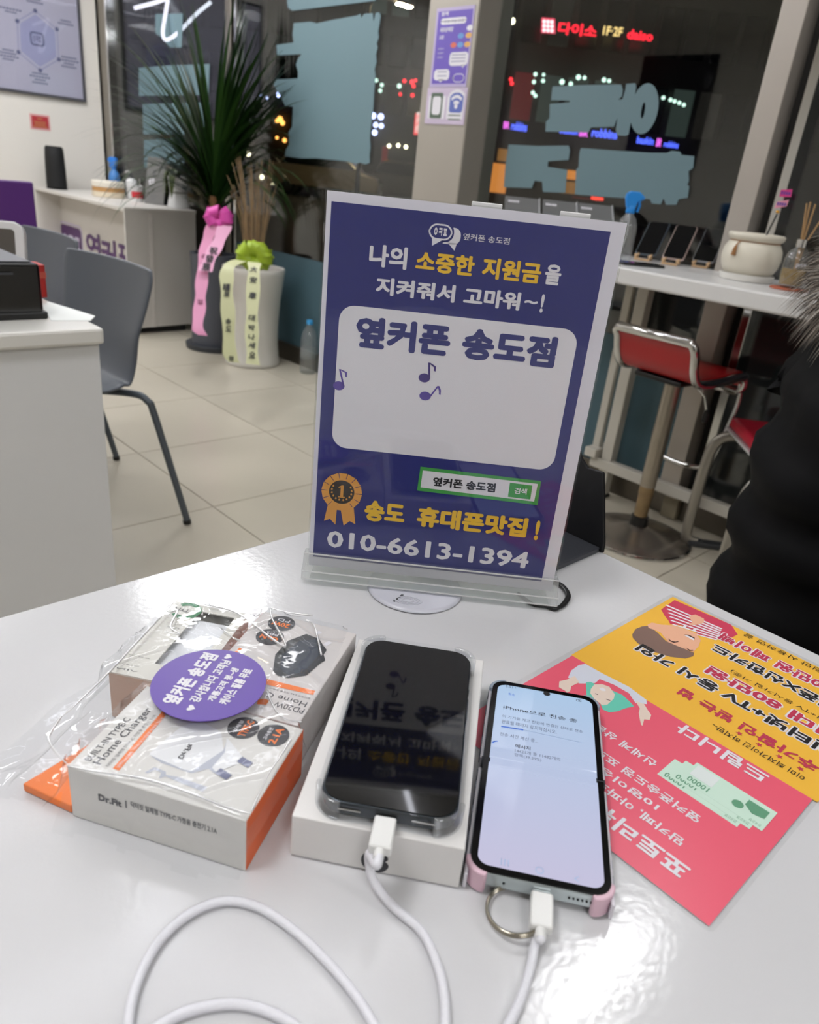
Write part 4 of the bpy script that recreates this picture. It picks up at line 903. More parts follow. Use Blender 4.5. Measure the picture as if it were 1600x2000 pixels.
# face details on the head
hm = MB()
for s_ in (-1, 1):
    MB().lathe([(.002, -.012), (.009, -.008), (.012, 0), (.009, .008), (.002, .012)], 12).xf(Matrix.Translation((.178, .034 * s_, 1.19))).done('eye', WP, t, smooth=60)
    MB().lathe([(.004, -.028), (.014, -.02), (.018, 0), (.014, .022), (.004, .03)], 10).xf(Matrix.Translation((.09, .085 * s_, 1.18))).done('ear', SKN, t, smooth=60)
MB().tube([(.185, 0, 1.195), (.205, 0, 1.165), (.18, 0, 1.155)], [.008, .014, .008], 8).done('nose', SKN, t, smooth=60)
MB().tube([(.17, -.025, 1.122), (.182, 0, 1.12), (.17, .025, 1.122)], .006, 6).done('mouth', mat('lips', 'a05a50', .5), t, smooth=60)
vs = MB().lathe([(.105, 1.10), (.108, 1.18), (.104, 1.25), (.08, 1.31), (.04, 1.335), (.004, 1.34)], 24, (.088, 0), cap=False, sx=1.02)
vs.f = [f for f in vs.f if not (sum(vs.v[i][0] for i in f) / 4 > .13 and sum(vs.v[i][2] for i in f) / 4 < 1.25)]
vs.done('hair', mat('hair_dark', '1a1412', .6, bump=.4, bs=90), t, smooth=60)
COAT = mat('coat_black', '050507', .7, spec=.12, var=.08, vs=8)
N2 = [(.02, 0, .40), (.025, 0, .52), (.02, 0, .64), (.02, 0, .78), (.035, 0, .90), (.05, 0, .99)]; R2 = [(.15, .235), (.16, .235), (.185, .225), (.195, .22), (.17, .19), (.09, .11)]
E2 = [(i, i + 1) for i in range(5)]
def ch2(par, pts, rads):
    for p, r_ in zip(pts, rads): N2.append(p); R2.append((r_, r_)); E2.append((par, len(N2) - 1)); par = len(N2) - 1
for s_ in (-1, 1):
    ch2(4, [(.045, .19 * s_, .93), (.04, .255 * s_, .82), (.07, .275 * s_, .71), (.20, .22 * s_, .69), (.31, .165 * s_, .70)], [.085, .088, .085, .07, .066])
coat = skin('coat', N2, E2, R2, COAT, 3); coat.parent = t
for v in coat.data.vertices:
    d = .010 * math.sin(v.co.z * 62 + 2 * noise.noise(v.co * 5)) + .012 * noise.noise(v.co * 14)
    v.co += v.normal * d
coat.data.update()
coat['label'] = 'black padded coat'
# leg covering
for s_ in (-1, 1): MB().tube(bez([(-.02, .1 * s_, .49), (.2, .11 * s_, .50), (.40, .12 * s_, .495), (.465, .12 * s_, .43), (.455, .12 * s_, .25), (.45, .12 * s_, .07)], 5), [.115] * 6 + [.1] * 5 + [.088] * 5 + [.078] * 5 + [.068] * 5, 14).done('trousers', mat('trouser_black', '101014', .8), t, smooth=60)
for s_ in (-1, 1): MB().prism(rrect(.36, .62, .13 * s_ - .045, .13 * s_ + .045, .04), 0, .085).done('shoe', BLACK, t, bevel=.02, smooth=50)
# fur trim: a fat ring of strands round the hood
FUR = mat('fur_grey', '948a80', .75, var=.5, vs=40); FURD = mat('fur_dark', '4c4642', .8, var=.3, vs=40); FURL = mat('fur_light', 'b8b0a6', .7, var=.2, vs=40)
core = MB(); ringP = []
for i in range(28):
    a = 2 * math.pi * i / 28; ringP.append(V((.062 + .155 * math.cos(a), .19 * math.sin(a), .975 + .035 * math.cos(a) * -1)))
core.tube(ringP, .058, 12, closed=True)
fc = core.done('hood_roll', FURD, t, smooth=60)
r = random.Random(5); fb = MB()
for i in range(15000):
    a = r.uniform(0, 2 * math.pi); b_ = r.uniform(0, 2 * math.pi)
    c = V((.062 + .155 * math.cos(a), .19 * math.sin(a), .975 - .035 * math.cos(a))); out = V((math.cos(a), math.sin(a), 0))
    n = out * math.cos(b_) + Z * math.sin(b_)
    p0 = c + n * .05; L = r.uniform(.035, .075)
    tg = V((-math.sin(a), math.cos(a), 0))
    d = (n + out * .25 + Z * -.55 + tg * r.uniform(-.35, .35) + V((r.uniform(-.2, .2),) * 3)).normalized()
    wv = d.cross(n + V((.01, .02, .03))); wv = (wv.normalized() if wv.length > 1e-4 else tg) * .0009
    p1 = p0 + d * L * .55 + n * .006; p2 = p0 + d * L - Z * L * .22
    k = len(fb.v); fb.mi(0 if r.random() < .55 else (1 if r.random() < .5 else 2))
    fb.add([p0 - wv, p0 + wv, p1 + wv * .8, p1 - wv * .8, p2], [(0, 1, 2, 3), (3, 2, 4)])
f_ = stuff(fb.done('fur_trim', [FUR, FURD, FURL], t, smooth=80)); f_['label'] = 'shaggy grey brown fur trim'
# the seat under the person
t2 = thing('office_chair', 'dark chair under the person in black, mostly hidden by the coat', 'chair', PM)
MB().prism(rrect(-.24, .22, -.23, .23, .06), .33, .37).done('seat', mat('chair_dark', '1c1d20', .6), t2, bevel=.015, smooth=50)
MB().lathe([(.03, .06), (.03, .32), (.06, .33)], 14).done('column', DGREY, t2, smooth=50)
for k in range(5):
    a = 2 * math.pi * k / 5 + .3; l = MB().tube([(0, 0, .085), (.25 * math.cos(a), .25 * math.sin(a), .065)], [.025, .016], 8).done('base_leg', BLACK, t2, smooth=50)
    MB().lathe([(.01, 0), (.026, .004), (.026, .044), (.01, .05)], 12, (.25 * math.cos(a), .25 * math.sin(a))).done('caster', BLACK, l, smooth=50)
# ------------------------------------------------------------------ the white table
TZ0 = .74
t = thing('white_table', 'glossy white table in the foreground carrying phones and sign', 'table', T(0, 0, 0))
MB().box(-.75, .632, -.75, .537, TZ0 - .03, TZ0).done('tabletop', GLOSSW, t, bevel=.003)
for x in (-.70, .585):
    for y in (-.70, .49): MB().box(x - .03, x + .03, y - .03, y + .03, 0, TZ0 - .03).done('leg', WHITE, t, bevel=.003)
MB().box(-.67, .555, .475, .495, TZ0 - .1, TZ0 - .03).done('apron', WHITE, t); MB().box(.57, .59, -.67, .46, TZ0 - .1, TZ0 - .03).done('apron', WHITE, t)
# ------------------------------------------------------------------ acrylic sign
SD = .572
so = V((HD.x, HD.y, 0)).normalized() * SD; so.z = TZ0
FS = frame(so, RT, Z)
sl = lambda px, py, z=0: loc(FS, px, py, z)
k2 = lambda x, y: (620 + .3875 * x, 350 + .3875 * y); k3 = lambda x, y: (590 + .40625 * x, 690 + .40625 * y)
a, b_, c_, d_ = sl(637, 369), sl(1224, 432), sl(1083, 1160), sl(600, 1101)
sx0, sx1 = (a.x + d_.x) / 2, (b_.x + c_.x) / 2; sz1 = (a.y + b_.y) / 2; sz0 = .012
SB = .0045                                                      # the foot stands on the thin round pad
t = thing('sign_holder', 'clear acrylic table sign with blue printed sheet and phone number', 'sign', FS)
sh = MB().box(sx0 + .001, sx1 - .001, sz0, sz1 - .001, -.0012, -.0002).done('printed_sheet', mat('sheet_white', 'd8d6e0', .5, var=.02), t)
e = [sl(650, 392), sl(1196, 454), sl(1055, 1138), sl(609.5, 1084)]
bx0, bx1, bz1, bz0 = (e[0].x + e[3].x) / 2, (e[1].x + e[2].x) / 2, (e[0].y + e[1].y) / 2, (e[2].y + e[3].y) / 2
NAVY = mat('print_navy', '1c2470', .45, var=.03); YELW = mat('print_yellow', 'e8bb30', .5, var=0); GRN = mat('print_green', '3c9a44', .5, var=0); GOLD = mat('print_orange_gold', 'dc9c48', .5, var=.06, vs=60); CHAR = mat('print_char', '2c2622', .5, var=0)
VIO = mat('print_violet', '54409a', .5, var=0); VIOD = mat('print_violet_dark', '3a2678', .5, var=0)
P_ = MB(); P_.box(bx0, bx1, bz0, bz1, -.0002, -.0001); P_.mi(1)
pa, pb, pc_, pd = sl(664.6, 592), sl(1127.6, 646.4), sl(1083.6, 917.5), sl(646.9, 874.8)
P_.prism(rrect((pa.x + pd.x) / 2, (pb.x + pc_.x) / 2, (pc_.y + pd.y) / 2, (pa.y + pb.y) / 2, .012, 8), 0)
def st(tx, bl, tr, k, bold, z=.0001): P_.ptext(FS, tx, k(*bl), k(*tr), z, bold)
st('나의', (258, 437), (458, 345), k2, .04); st('을', (1140, 528), (1238, 435), k2, .035)
st('지켜줘서', (292, 580), (700, 535), k2, .04); st('고마워', (733, 632), (1030, 572), k2, .04); st('!', (1118, 672), (1150, 580), k2, .03); st('~', (1043, 625), (1112, 615), k2, .035)
st('옆커폰 송도점', (733, 305), (972, 297), k2, .012)
# bubble mark
u, v = sl(*k2(557, 300)), sl(*k2(686, 232))
P_.prism(rrect(v.x - .010, v.x + .0062, u.y - .0022, v.y - .0016, .005), .00005); P_.prism([(v.x - .003, u.y - .001), (v.x + .0040, u.y - .001), (v.x + .0028, u.y - .0062)], .00005)
P_.mi(0); P_.prism(rrect(u.x - .001, v.x + .0011, u.y - .0011, v.y + .0011, .006), .00008); P_.prism([(u.x, u.y), (u.x + .014, u.y), (u.x + .0030, u.y - .0062)], .00008); P_.mi(1)
P_.ring(rrect(u.x, v.x, u.y, v.y, .006), rrect(u.x + .0011, v.x - .0011, u.y + .0011, v.y - .0011, .005), .00009, .00012)
P_.prism([(u.x + .003, u.y + .0008), (u.x + .0115, u.y + .0008), (u.x + .0035, u.y - .0045)], .0001)
P_.text('ㅇㅋㅍ', u.x + .004, u.y + .0030, v.x - .004, v.y - .0026, .0002, .04)
P_.text('010-6613-1394', *sl(*k3(118, 930))[:2], *sl(*k3(1098, 957))[:2], .0001, .028)
P_.mi(2); st('소중한', (492, 460), (799, 390), k2, .04); st('지원금', (825, 497), (1137, 424), k2, .04)
st('송도', (297, 803), (500, 725), k3, .05); st('휴대폰맛집', (548, 830), (1092, 793), k3, .05); st('!', (1112, 898), (1150, 805), k3, .04)
P_.mi(3); u, v = sl(*k2(188, 845)), sl(*k2(1218, 797)); m1 = sl(*k2(668, 845)).x; m2 = sl(*k2(728, 845)).x
P_.text('옆커폰', u.x, u.y, m1, v.y, .0002, .05); P_.text('송도점', m2, u.y, v.x, v.y, .0002, .05)
P_.mi(4)
P_.ppoly(FS, [k3(570, 545), k3(1150, 615), k3(1132, 730), k3(553, 660)], .0001)
P_.mi(1); P_.ppoly(FS, [k3(581, 563), k3(1134, 628), k3(1116, 713), k3(570, 645)], .0002)
P_.mi(4); P_.ppoly(FS, [k3(1000, 622), k3(1108, 636), k3(1098, 703), k3(990, 690)], .0003)
P_.mi(1); P_.ptext(FS, '검색', k3(1020, 674), k3(1084, 652), .0004, .02)
P_.mi(5); P_.ptext(FS, '옆커폰 송도점', k3(627, 637), k3(934, 626), .0003, .04)
# rosette with a 1
c = sl(*k3(191, 667)); R = .0162
P_.mi(6)
for i in range(14):
    a0 = 2 * math.pi * i / 14; a1 = a0 + 2 * math.pi / 14 * .92
    P_.prism([(c.x + R * .68 * math.cos(a0), c.y + R * .68 * math.sin(a0)), (c.x + R * 1.06 * math.cos(a0), c.y + R * 1.06 * math.sin(a0)), (c.x + R * 1.06 * math.cos(a1), c.y + R * 1.06 * math.sin(a1)), (c.x + R * .68 * math.cos(a1), c.y + R * .68 * math.sin(a1))], .0002)
P_.ring(circ(c.x, c.y, R * .75), circ(c.x, c.y, R * .62), .0002, .0003)
for s_ in (-1, 1): P_.prism([(c.x + s_ * .001 - .002, c.y - R * .7), (c.x + s_ * .011, c.y - R * .8), (c.x + s_ * .0135, c.y - R * 1.75), (c.x + s_ * .0085, c.y - R * 1.6), (c.x + s_ * .0035, c.y - R * 1.9)], .0001)
P_.mi(7); P_.prism(circ(c.x, c.y, R * .66), .00035)
P_.mi(6); P_.prism([(c.x - .0010, c.y - .0040), (c.x + .0014, c.y - .0040), (c.x + .0014, c.y + .0062), (c.x - .0002, c.y + .0062), (c.x - .0028, c.y + .0046), (c.x - .0028, c.y + .0036), (c.x - .0010, c.y + .0042)], .0004); P_.box(c.x - .0028, c.x + .0030, c.y - .0050, c.y - .0040, .00036, .0004)
for s_ in (-1, 1):
    for i in range(6):
        a0 = math.radians(-80 + 22 * i); x, y = c.x + s_ * R * .5 * math.cos(a0), c.y + R * .5 * math.sin(a0)
        P_.prism([(x, y), (x + s_ * .0012, y + .0004), (x + s_ * .0004, y + .0022), (x - s_ * .0006, y + .001)], .0004)
# music notes
def note(hx, hy, st_, fl_, m, k):
    P_.mi(m); h_, s0, f0 = sl(*k(hx, hy)), sl(*k(*st_)), sl(*k(*fl_))
    P_.prism(circ(h_.x, h_.y, .0046, .0036, 14, .3), .0002); ex = h_.x + .004
    P_.prism([(ex - .0008, h_.y), (ex + .0006, h_.y), (s0.x + .0007, s0.y), (s0.x - .0007, s0.y)], .0002)
    P_.prism([(s0.x - .0007, s0.y), (s0.x + .001, s0.y), (f0.x + .0004, f0.y + .002), (f0.x + .0006, f0.y - .002), (f0.x - .0008, f0.y - .0016), (f0.x - .001, f0.y + .0012)], .00025)
note(588, 118, (612, 45), (640, 75), 9, k3); note(592, 205, (655, 157), (664, 188), 8, k3); note(177, 156, (182, 76), (214, 103), 8, k3)
P_.done('print', [NAVY, INKW, YELW, NAVY, GRN, INKK, GOLD, CHAR, VIO, VIOD], sh)
MB().box(sx0, sx1, sz0, sz1, .0004, .0024).done('front_pane', ACRY, t)
MB().box(sx0, sx1, sz0, sz1, -.004, -.002).done('back_pane', ACRY, t)
ea, eb = sl(597, 1102, .008), sl(1083, 1162, .008)
bx = MB(); prof = [(-.016, SB), (.014, SB), (.014, .0135), (.008, .0165), (.004, .0255), (-.006, .0255), (-.010, .0165), (-.016, .0135)]
vs = [(x, p[1], p[0]) for x in (sx0 - .003, sx1 + .003) for p in prof]; n = len(prof)
bx.add(vs, [tuple(range(n)), tuple(range(n, 2 * n))[::-1]] + [(i, n + i, n + (i + 1) % n, (i + 1) % n) for i in range(n)])
bx.done('foot_block', BLK2, t, bevel=.0008)
MB().box(sx0 + .004, sx1 - .004, SB + .0002, SB + .0012, -.014, .012).done('foot_film', clear('foot_film', (.95, .97, .96), .05, .05, haze=.1), t)
for px in (952, 1126):
    a = sl(px, 402 + (px - 952) * .11); MB().box(a.x - .011, a.x + .011, sz1 - .004, sz1 + .0022, -.0055, -.004).done('clip', WP, t, bevel=.0006)
for zy, zz in ((.0135, .0140), (.0062, .0142), (.0255, .0042)): MB().box(sx0 - .003, sx1 + .003, zy - .0005, zy + .0005, zz - .0005, zz + .0004).done('edge_glint', EDGE, t)  # pale strips stand in for the light along the foot's edges
# ------------------------------------------------------------------ round pad under the sign
RP = mat('pad_grey', 'bfc0ca', .25, coat=.2)
t = thing('round_pad', 'thin round pale grey pad under the foot of the sign', 'pad', T(.4143, .3932, TZ0))
MB().lathe([(.038, 0), (.042, .0012), (.0415, .0028), (.039, .0036), (.001, .0036)], 44).done('disc', RP, t, smooth=60)
fp = frame(V((0, 0, .0036)), RT, HD)
b = MB()
for rr in (.011, .008, .005):
    P = [(-.005 + rr * 1.1 * math.cos(a), -.027 + rr * .6 * math.sin(a)) for a in [2 * math.pi * i / 24 for i in range(24)]]
    b.ring(P, [(-.005 + (p[0] + .005) * .85, -.027 + (p[1] + .027) * .85) for p in P], 0, .0006)
b.xf(fp).done('embossed_leaf', RP, t, smooth=40)
b = MB(); b.prism([(-.018, -.031), (-.016, -.0315), (-.009, -.0185), (-.011, -.018)], 0, .0003).xf(fp).done('slot', DGREY, t)
# ------------------------------------------------------------------ black folding stand behind the sign
t = thing('black_stand', 'black upright stand on the table edge behind the sign', 'stand', T(0, 0, TZ0))
BS = mat('stand_black', '0a0a0d', .4, var=.03); BSB = mat('stand_base_lit', '3c3e44', .35, .2)  # base plate's paler grey is the light on its top put into colour
p = [on_z(*q_, TZ0 + .006) for q_ in ((1172, 1080), (1092, 1044), (1088, 1116))]
yb_ = .342
MB().prism([(.50, yb_), (.626, yb_), (.626, .53), (.50, .53)], 0, .006).done('base_plate', BSB, t, bevel=.001)
Fb = frame(V((.628, 0, 0)), -Y, Z)
Q = [loc(Fb, *q_) for q_ in ((1180, 1072), (1181, 1062), (1180, 926), (1178, 922), (1150, 914), (1145, 908), (1136, 893), (1131, 868), (1128, 840))]
pts = [(v.x, v.y - TZ0) for v in Q]
pts = [(pts[0][0], .001)] + pts[1:] + [(-.53, pts[-1][1] + .02), (-.53, .001)]
MB().prism(pts, -.002, .002).xf(frame(V((.6285, 0, 0)), -Y, Z)).done('back_panel', BS, t, bevel=.0008)
# black cord loop
t = thing('cord_loop', 'black cord loop by the right end of the sign foot', 'cord', T(0, 0, TZ0))
for k, off in enumerate((0, .007)):
    P = [on_z(px, py, TZ0 + .002) - V((0, 0, TZ0)) for px, py in ((1012, 1160), (1040, 1180), (1066, 1184), (1083, 1190 - 2 * k), (1098 + off * 500, 1182), (1108 + off * 500, 1165), (1100 + off * 400, 1148), (1085, 1139), (1070, 1136 - 3 * k))]
    for i, p in enumerate(P): p.z = .0022 + (.0015 if k and i > 6 else 0)
    MB().tube(bez(P, 6), .0018, 8).done('cord', BLACK, t, smooth=60)
# ------------------------------------------------------------------ boxes in the clear bag
BOXW = mat('card_white', 'd4d2ce', .4, var=.015); TXT = mat('print_dark_grey', '4a4a50', .5, var=0); TXL = mat('print_mid_grey', '8a8a90', .5, var=0); BADGE = mat('badge_dark', '34343a', .45, var=0); ORS = mat('card_orange', 'd8622c', .5, var=.03)
BT = .7755
v1 = V((.85, .5268, 0)).normalized(); v2 = V((.5268, -.85, 0)).normalized()
z7b = lambda x, y: (.45 * x, 1130 + .45 * y)
aFL = V((.0917, .3189, TZ0)); aw, ad, ah = .1016, .0715, BT - TZ0
FA = frame(aFL, v2, v1)                                          # x to the right along the front, y into the depth
t = thing('charger_box', 'white and orange charger box in front inside the clear bag', 'box', FA)
MB().box(0, aw, 0, ad, 0.0006, ah).done('carton', BOXW, t, bevel=.0006)
b = MB(); b.box(aw, aw + .0002, .0005, ad - .0005, .001, ah - .0008); b.box(.0, aw, ad, ad + .0002, .001, ah - .0006); b.done('orange_side', ORS, t)
Fa = frame(aFL + Z * (ah + .0001), v1, -v2)                      # top print reads into the depth
P_ = MB()
def at7(tx, bl, tr, bold=0, z=.0001, f=Fa): P_.ptext(f, tx, z7b(*bl), z7b(*tr), z, bold)
def ap(tx, bl, tr, bold=0, z=.0001): P_.ptext(Fa, tx, bl, tr, z, bold)
P_.text('BUILT-IN TYPE-C', .0066, -.0090, .0424, -.0050, .0001, .01); P_.text('Home Charger', .0064, -.0166, .0540, -.0102, .0001, .012)
P_.text('닥터핏 일체형 TYPE-C 가정용 충전기 2.1A', .0068, -.0200, .0504, -.0178, .0001)
P_.mi(1); P_.prism([(.0065, -.0262), (.0520, -.0248), (.0555, -.0210), (.0065, -.0224)], .0001)
P_.mi(3); P_.text('일체형 LG전용 / 50cm 내구성강화 일체형 케이블', .0080, -.0252, .0500, -.0234, .0002)
for (cx, cy), (t1, t2) in (((1057, 648), ('일체형', 'TYPE-C')), ((1187, 680), ('고속충전', '2.1A'))):
    c = loc(Fa, *z7b(cx, cy), .0001); P_.mi(2); P_.prism(circ(c.x, c.y, .0090), .0002)
    P_.mi(3); P_.text(t1, c.x - .005, c.y + .002, c.x + .005, c.y + .0045, .0003, .02); P_.mi(1); P_.text(t2, c.x - .0068, c.y - .0040, c.x + .0068, c.y + .0006, .0003, .04)
# picture of the charger
P_.mi(4); P_.ppoly(Fa, [z7b(*q_) for q_ in ((650, 755), (790, 640), (870, 618), (960, 665), (970, 745), (835, 835), (800, 830), (650, 765))], .0001)
P_.mi(5); P_.ppoly(Fa, [z7b(*q_) for q_ in ((650, 765), (800, 830), (970, 745), (985, 700), (1060, 780), (1040, 800), (930, 845), (905, 825), (830, 845), (700, 800))], .00008)
P_.mi(4); P_.ppoly(Fa, [z7b(*q_) for q_ in ((985, 690), (1050, 770), (1060, 790), (940, 842), (920, 820), (975, 755))], .0002)
P_.mi(6)
for q0, q1_ in (((1040, 785), (1088, 812)), ((945, 835), (995, 865))):
    u, v = loc(Fa, *z7b(*q0)), loc(Fa, *z7b(*q1_)); w_ = (v - u).orthogonal(); w_ = V((-(v - u).y, (v - u).x, 0)).normalized() * .0022
    P_.prism([(u + w_)[:2], (u - w_)[:2], (v - w_)[:2], (v + w_)[:2]], .0003)
P_.mi(5); P_.ppoly(Fa, [z7b(*q_) for q_ in ((628, 840), (672, 818), (720, 838), (720, 858), (690, 868), (700, 842), (672, 830), (640, 846))], .0002)
P_.ppoly(Fa, [z7b(*q_) for q_ in ((700, 850), (770, 860), (900, 905), (880, 925), (780, 885))], .00015)
P_.mi(0); at7('Dr.Fit', (770, 778), (842, 722), .03, .0004)
P_.xf(FA.inverted() @ Fa).done('print', [TXT, ORNG, BADGE, INKW, mat('picture_pale', 'dfe0e2', .5, var=.02), mat('picture_grey', 'b4b8c4', .5, var=.02), mat('picture_slate', '6a6e8c', .4, var=.02)], t)
Ff = frame(aFL - v1 * .0002, v2, Z); P_ = MB()
at7('Dr.Fit', (428, 962), (527, 965), .05, 0, Ff); at7('|', (545, 995), (549, 965), 0, 0, Ff); at7('닥터핏 일체형 TYPE-C 가정용 충전기 2.1A', (568, 992), (942, 1083), .02, 0, Ff)
P_.xf(FA.inverted() @ Ff).done('front_print', TXT, t)
# second box, turned round, behind right
bBR = V((.2981, .3321, TZ0)); bw, bd = .0705, .103
FBx = frame(aFL + v1 * (ad + .0012) + v2 * .0272, v2, v1)
t = thing('charger_box', 'white charger box with black plug picture, behind right inside the bag', 'box', FBx)
MB().box(0, bw, 0, bd, 0.0006, ah).done('carton', mat('card_white_b', 'cdc8c6', .4, var=.015), t, bevel=.0006)
MB().box(-.0002, 0, .001, bd - .001, .001, ah - .0006).done('orange_side', ORS, t)
Fb2 = frame(FBx.translation + Z * (ah + .0001), -v2, -v1); P_ = MB()
g7 = lambda x, y: (440 + .175 * x, 1170 + .175 * y)
def bp_(tx, bl, tr, bold=0): P_.ptext(Fb2, tx, g7(*bl), g7(*tr), .0001, bold)
bp_('PD20W', (893, 1228), (528, 1192)); bp_('Home C', (925, 1155), (440, 1085)); bp_('멀티포트 2.4A 가정용 충전기', (955, 1105), (495, 1002))
P_.mi(1); P_.ppoly(Fb2, [z7b(1368, 487), z7b(1360, 505), z7b(1000, 425), z7b(1010, 400)], .0001)
P_.ppoly(Fb2, [z7b(*q_) for q_ in ((1120, 525), (1150, 520), (1168, 530), (1155, 548), (1115, 545))], .0001)
P_.ppoly(Fb2, [z7b(1040, 300), z7b(1005, 330), z7b(1000, 345), z7b(1050, 305)], .0001)
P_.mi(2)
for cx, cy, a_, c_ in ((1222, 195, '20W', 'PD'), (1172, 253, 'GaN', 'PPS')):
    c = loc(Fb2, *z7b(cx, cy), .0001); P_.mi(2); P_.prism(circ(c.x, c.y, .0095), .0002); P_.mi(1); P_.text(a_, c.x - .0065, c.y - .001, c.x + .0065, c.y + .004, .0003, .04); P_.mi(3); P_.text(c_, c.x - .0045, c.y - .0055, c.x + .0045, c.y - .0022, .0003, .01)
P_.mi(4); P_.ppoly(Fb2, [z7b(*q_) for q_ in ((1185, 400), (1195, 330), (1250, 270), (1330, 240), (1385, 262), (1400, 285), (1418, 310), (1405, 330), (1412, 355), (1390, 368), (1330, 420), (1250, 432), (1205, 420))], .0002)
P_.mi(5); P_.ppoly(Fb2, [z7b(*q_) for q_ in ((1215, 390), (1225, 330), (1300, 270), (1375, 262), (1385, 330), (1320, 405), (1250, 420))], .0003)
P_.mi(3)
for q0, q1_ in (((1372, 240), (1392, 232)), ((1410, 290), (1435, 276))):
    u, v = loc(Fb2, *z7b(*q0)), loc(Fb2, *z7b(*q1_)); w_ = V((-(v - u).y, (v - u).x, 0)).normalized() * .0016; P_.prism([(u + w_)[:2], (u - w_)[:2], (v - w_)[:2], (v + w_)[:2]], .0002)
P_.xf(FBx.inverted() @ Fb2).done('print', [TXT, ORNG, BADGE, INKW, mat('plug_black', '1c2026', .3, var=0), mat('plug_dark', '343c48', .25, var=.05)], t)
# third box with a window, behind left
cFL = V((.1394, .382, TZ0)); cu = (V((.21, .4346, 0)) - V((.1394, .382, 0))).normalized(); cv = cu.cross(Z)
cd_, cw_ = .0875, .062
cdir = (v1 * .0885 - v2 * .0068).normalized()
FCx = frame(aFL + v1 * (ad + .0032) + v2 * -.0285, cdir.cross(Z), cdir)
cw_ = .0545; cd_ = .0885
t = thing('power_bank_box', 'white power bank box with cut window, behind left inside the bag', 'box', FCx)
wx0, wx1, wy0, wy1 = .0215, cw_ - .007, .016, .081
FB3 = frame(FCx.translation + Z * (ah + .0001), -cdir.cross(Z), -cdir)
b = MB(); O4 = [(0, 0), (cw_, 0), (cw_, cd_), (0, cd_)]
I4 = [(wx0, wy0), (wx1, wy0), (wx1, wy1), (wx0, wy1)]
b.ring(O4, I4, ah - .001, ah)
b.box(0, cw_, 0, .0008, .0006, ah - .001); b.box(0, cw_, cd_ - .0008, cd_, .0006, ah - .001); b.box(0, .0008, .0008, cd_ - .0008, .0006, ah - .001); b.box(cw_ - .0008, cw_, .0008, cd_ - .0008, .0006, ah - .001); b.box(0.0008, cw_ - .0008, .0008, cd_ - .0008, .0006, .0012)
b.done('carton', mat('card_cream', 'd2d0c8', .4, var=.015), t)
MB().box(0, cw_, -.0003, -.0001, .001, ah - .001).done('shaded_front', mat('card_shade', 'bfa898', .5), t)  # shade on the front face put in as a tan colour
MB().prism(rrect(wx0 - .004, wx1 + .002, wy0 + .002, wy1 - .004, .008), .006, ah - .004).done('power_bank', mat('bank_white', 'd0d2d6', .3), t, bevel=.002)
P_ = MB()
at7('VINI', (595, 408), (497, 380), 0, .0001, FB3); at7('미니 일체형', (600, 385), (515, 362), 0, .0001, FB3); at7('보조배터리', (612, 365), (522, 345), 0, .0001, FB3)
P_.mi(1); at7('5000', (650, 350), (545, 325), 0, .0001, FB3)
P_.mi(0); at7('BANK', (805, 190), (745, 178), 0, .0001, FB3); at7('POWER', (790, 205), (725, 190), 0, .0001, FB3); at7('MINI', (775, 220), (730, 205), 0, .0001, FB3)
c = loc(FB3, *z7b(810, 140)); P_.mi(2)
P = [(c.x + .0105 * math.cos(math.radians(a_)), c.y + .0105 * math.sin(math.radians(a_))) for a_ in range(40, 321, 20)]
P_.prism(P + [(c.x + .0068 * math.cos(math.radians(a_)), c.y + .0068 * math.sin(math.radians(a_))) for a_ in range(320, 39, -20)], .0001)
P_.mi(0); P_.text('TYPE', c.x - .002, c.y - .002, c.x + .010, c.y + .002, .0002, 0)
P_.xf(FCx.inverted() @ FB3).done('print', [TXT, mat('print_olive', '3c4038', .5, var=0), mat('print_leaf_green', '2a7a4c', .5, var=0)], t)
# orange card lying under
oc = [on_z(*q_, TZ0 + .006) for q_ in ((47, 1544), (222, 1388))]
Fo = frame(V((oc[0].x, oc[0].y, TZ0)), oc[1] - oc[0], v2)
lo_ = (oc[1] - oc[0]).length
Fo = frame(aFL + v2 * -.0352 + v1 * .005 + Z * .0006, v2, v1); lo_ = .066
w0 = .0338
t = thing('orange_card', 'flat orange card sleeve left of the front charger box', 'card', Fo)
MB().prism([(0, 0), (w0, -.004), (w0, lo_ * .98), (w0 - .012, lo_)], 0, .0055).done('sleeve', mat('card_orange_bright', 'ee7a2c', .5, var=.04), t, bevel=.0008)
MB().prism(circ(w0 - .003, lo_ * .42, .005, .012, 16), .0055, .0058).done('thumb_notch', ORS, t)
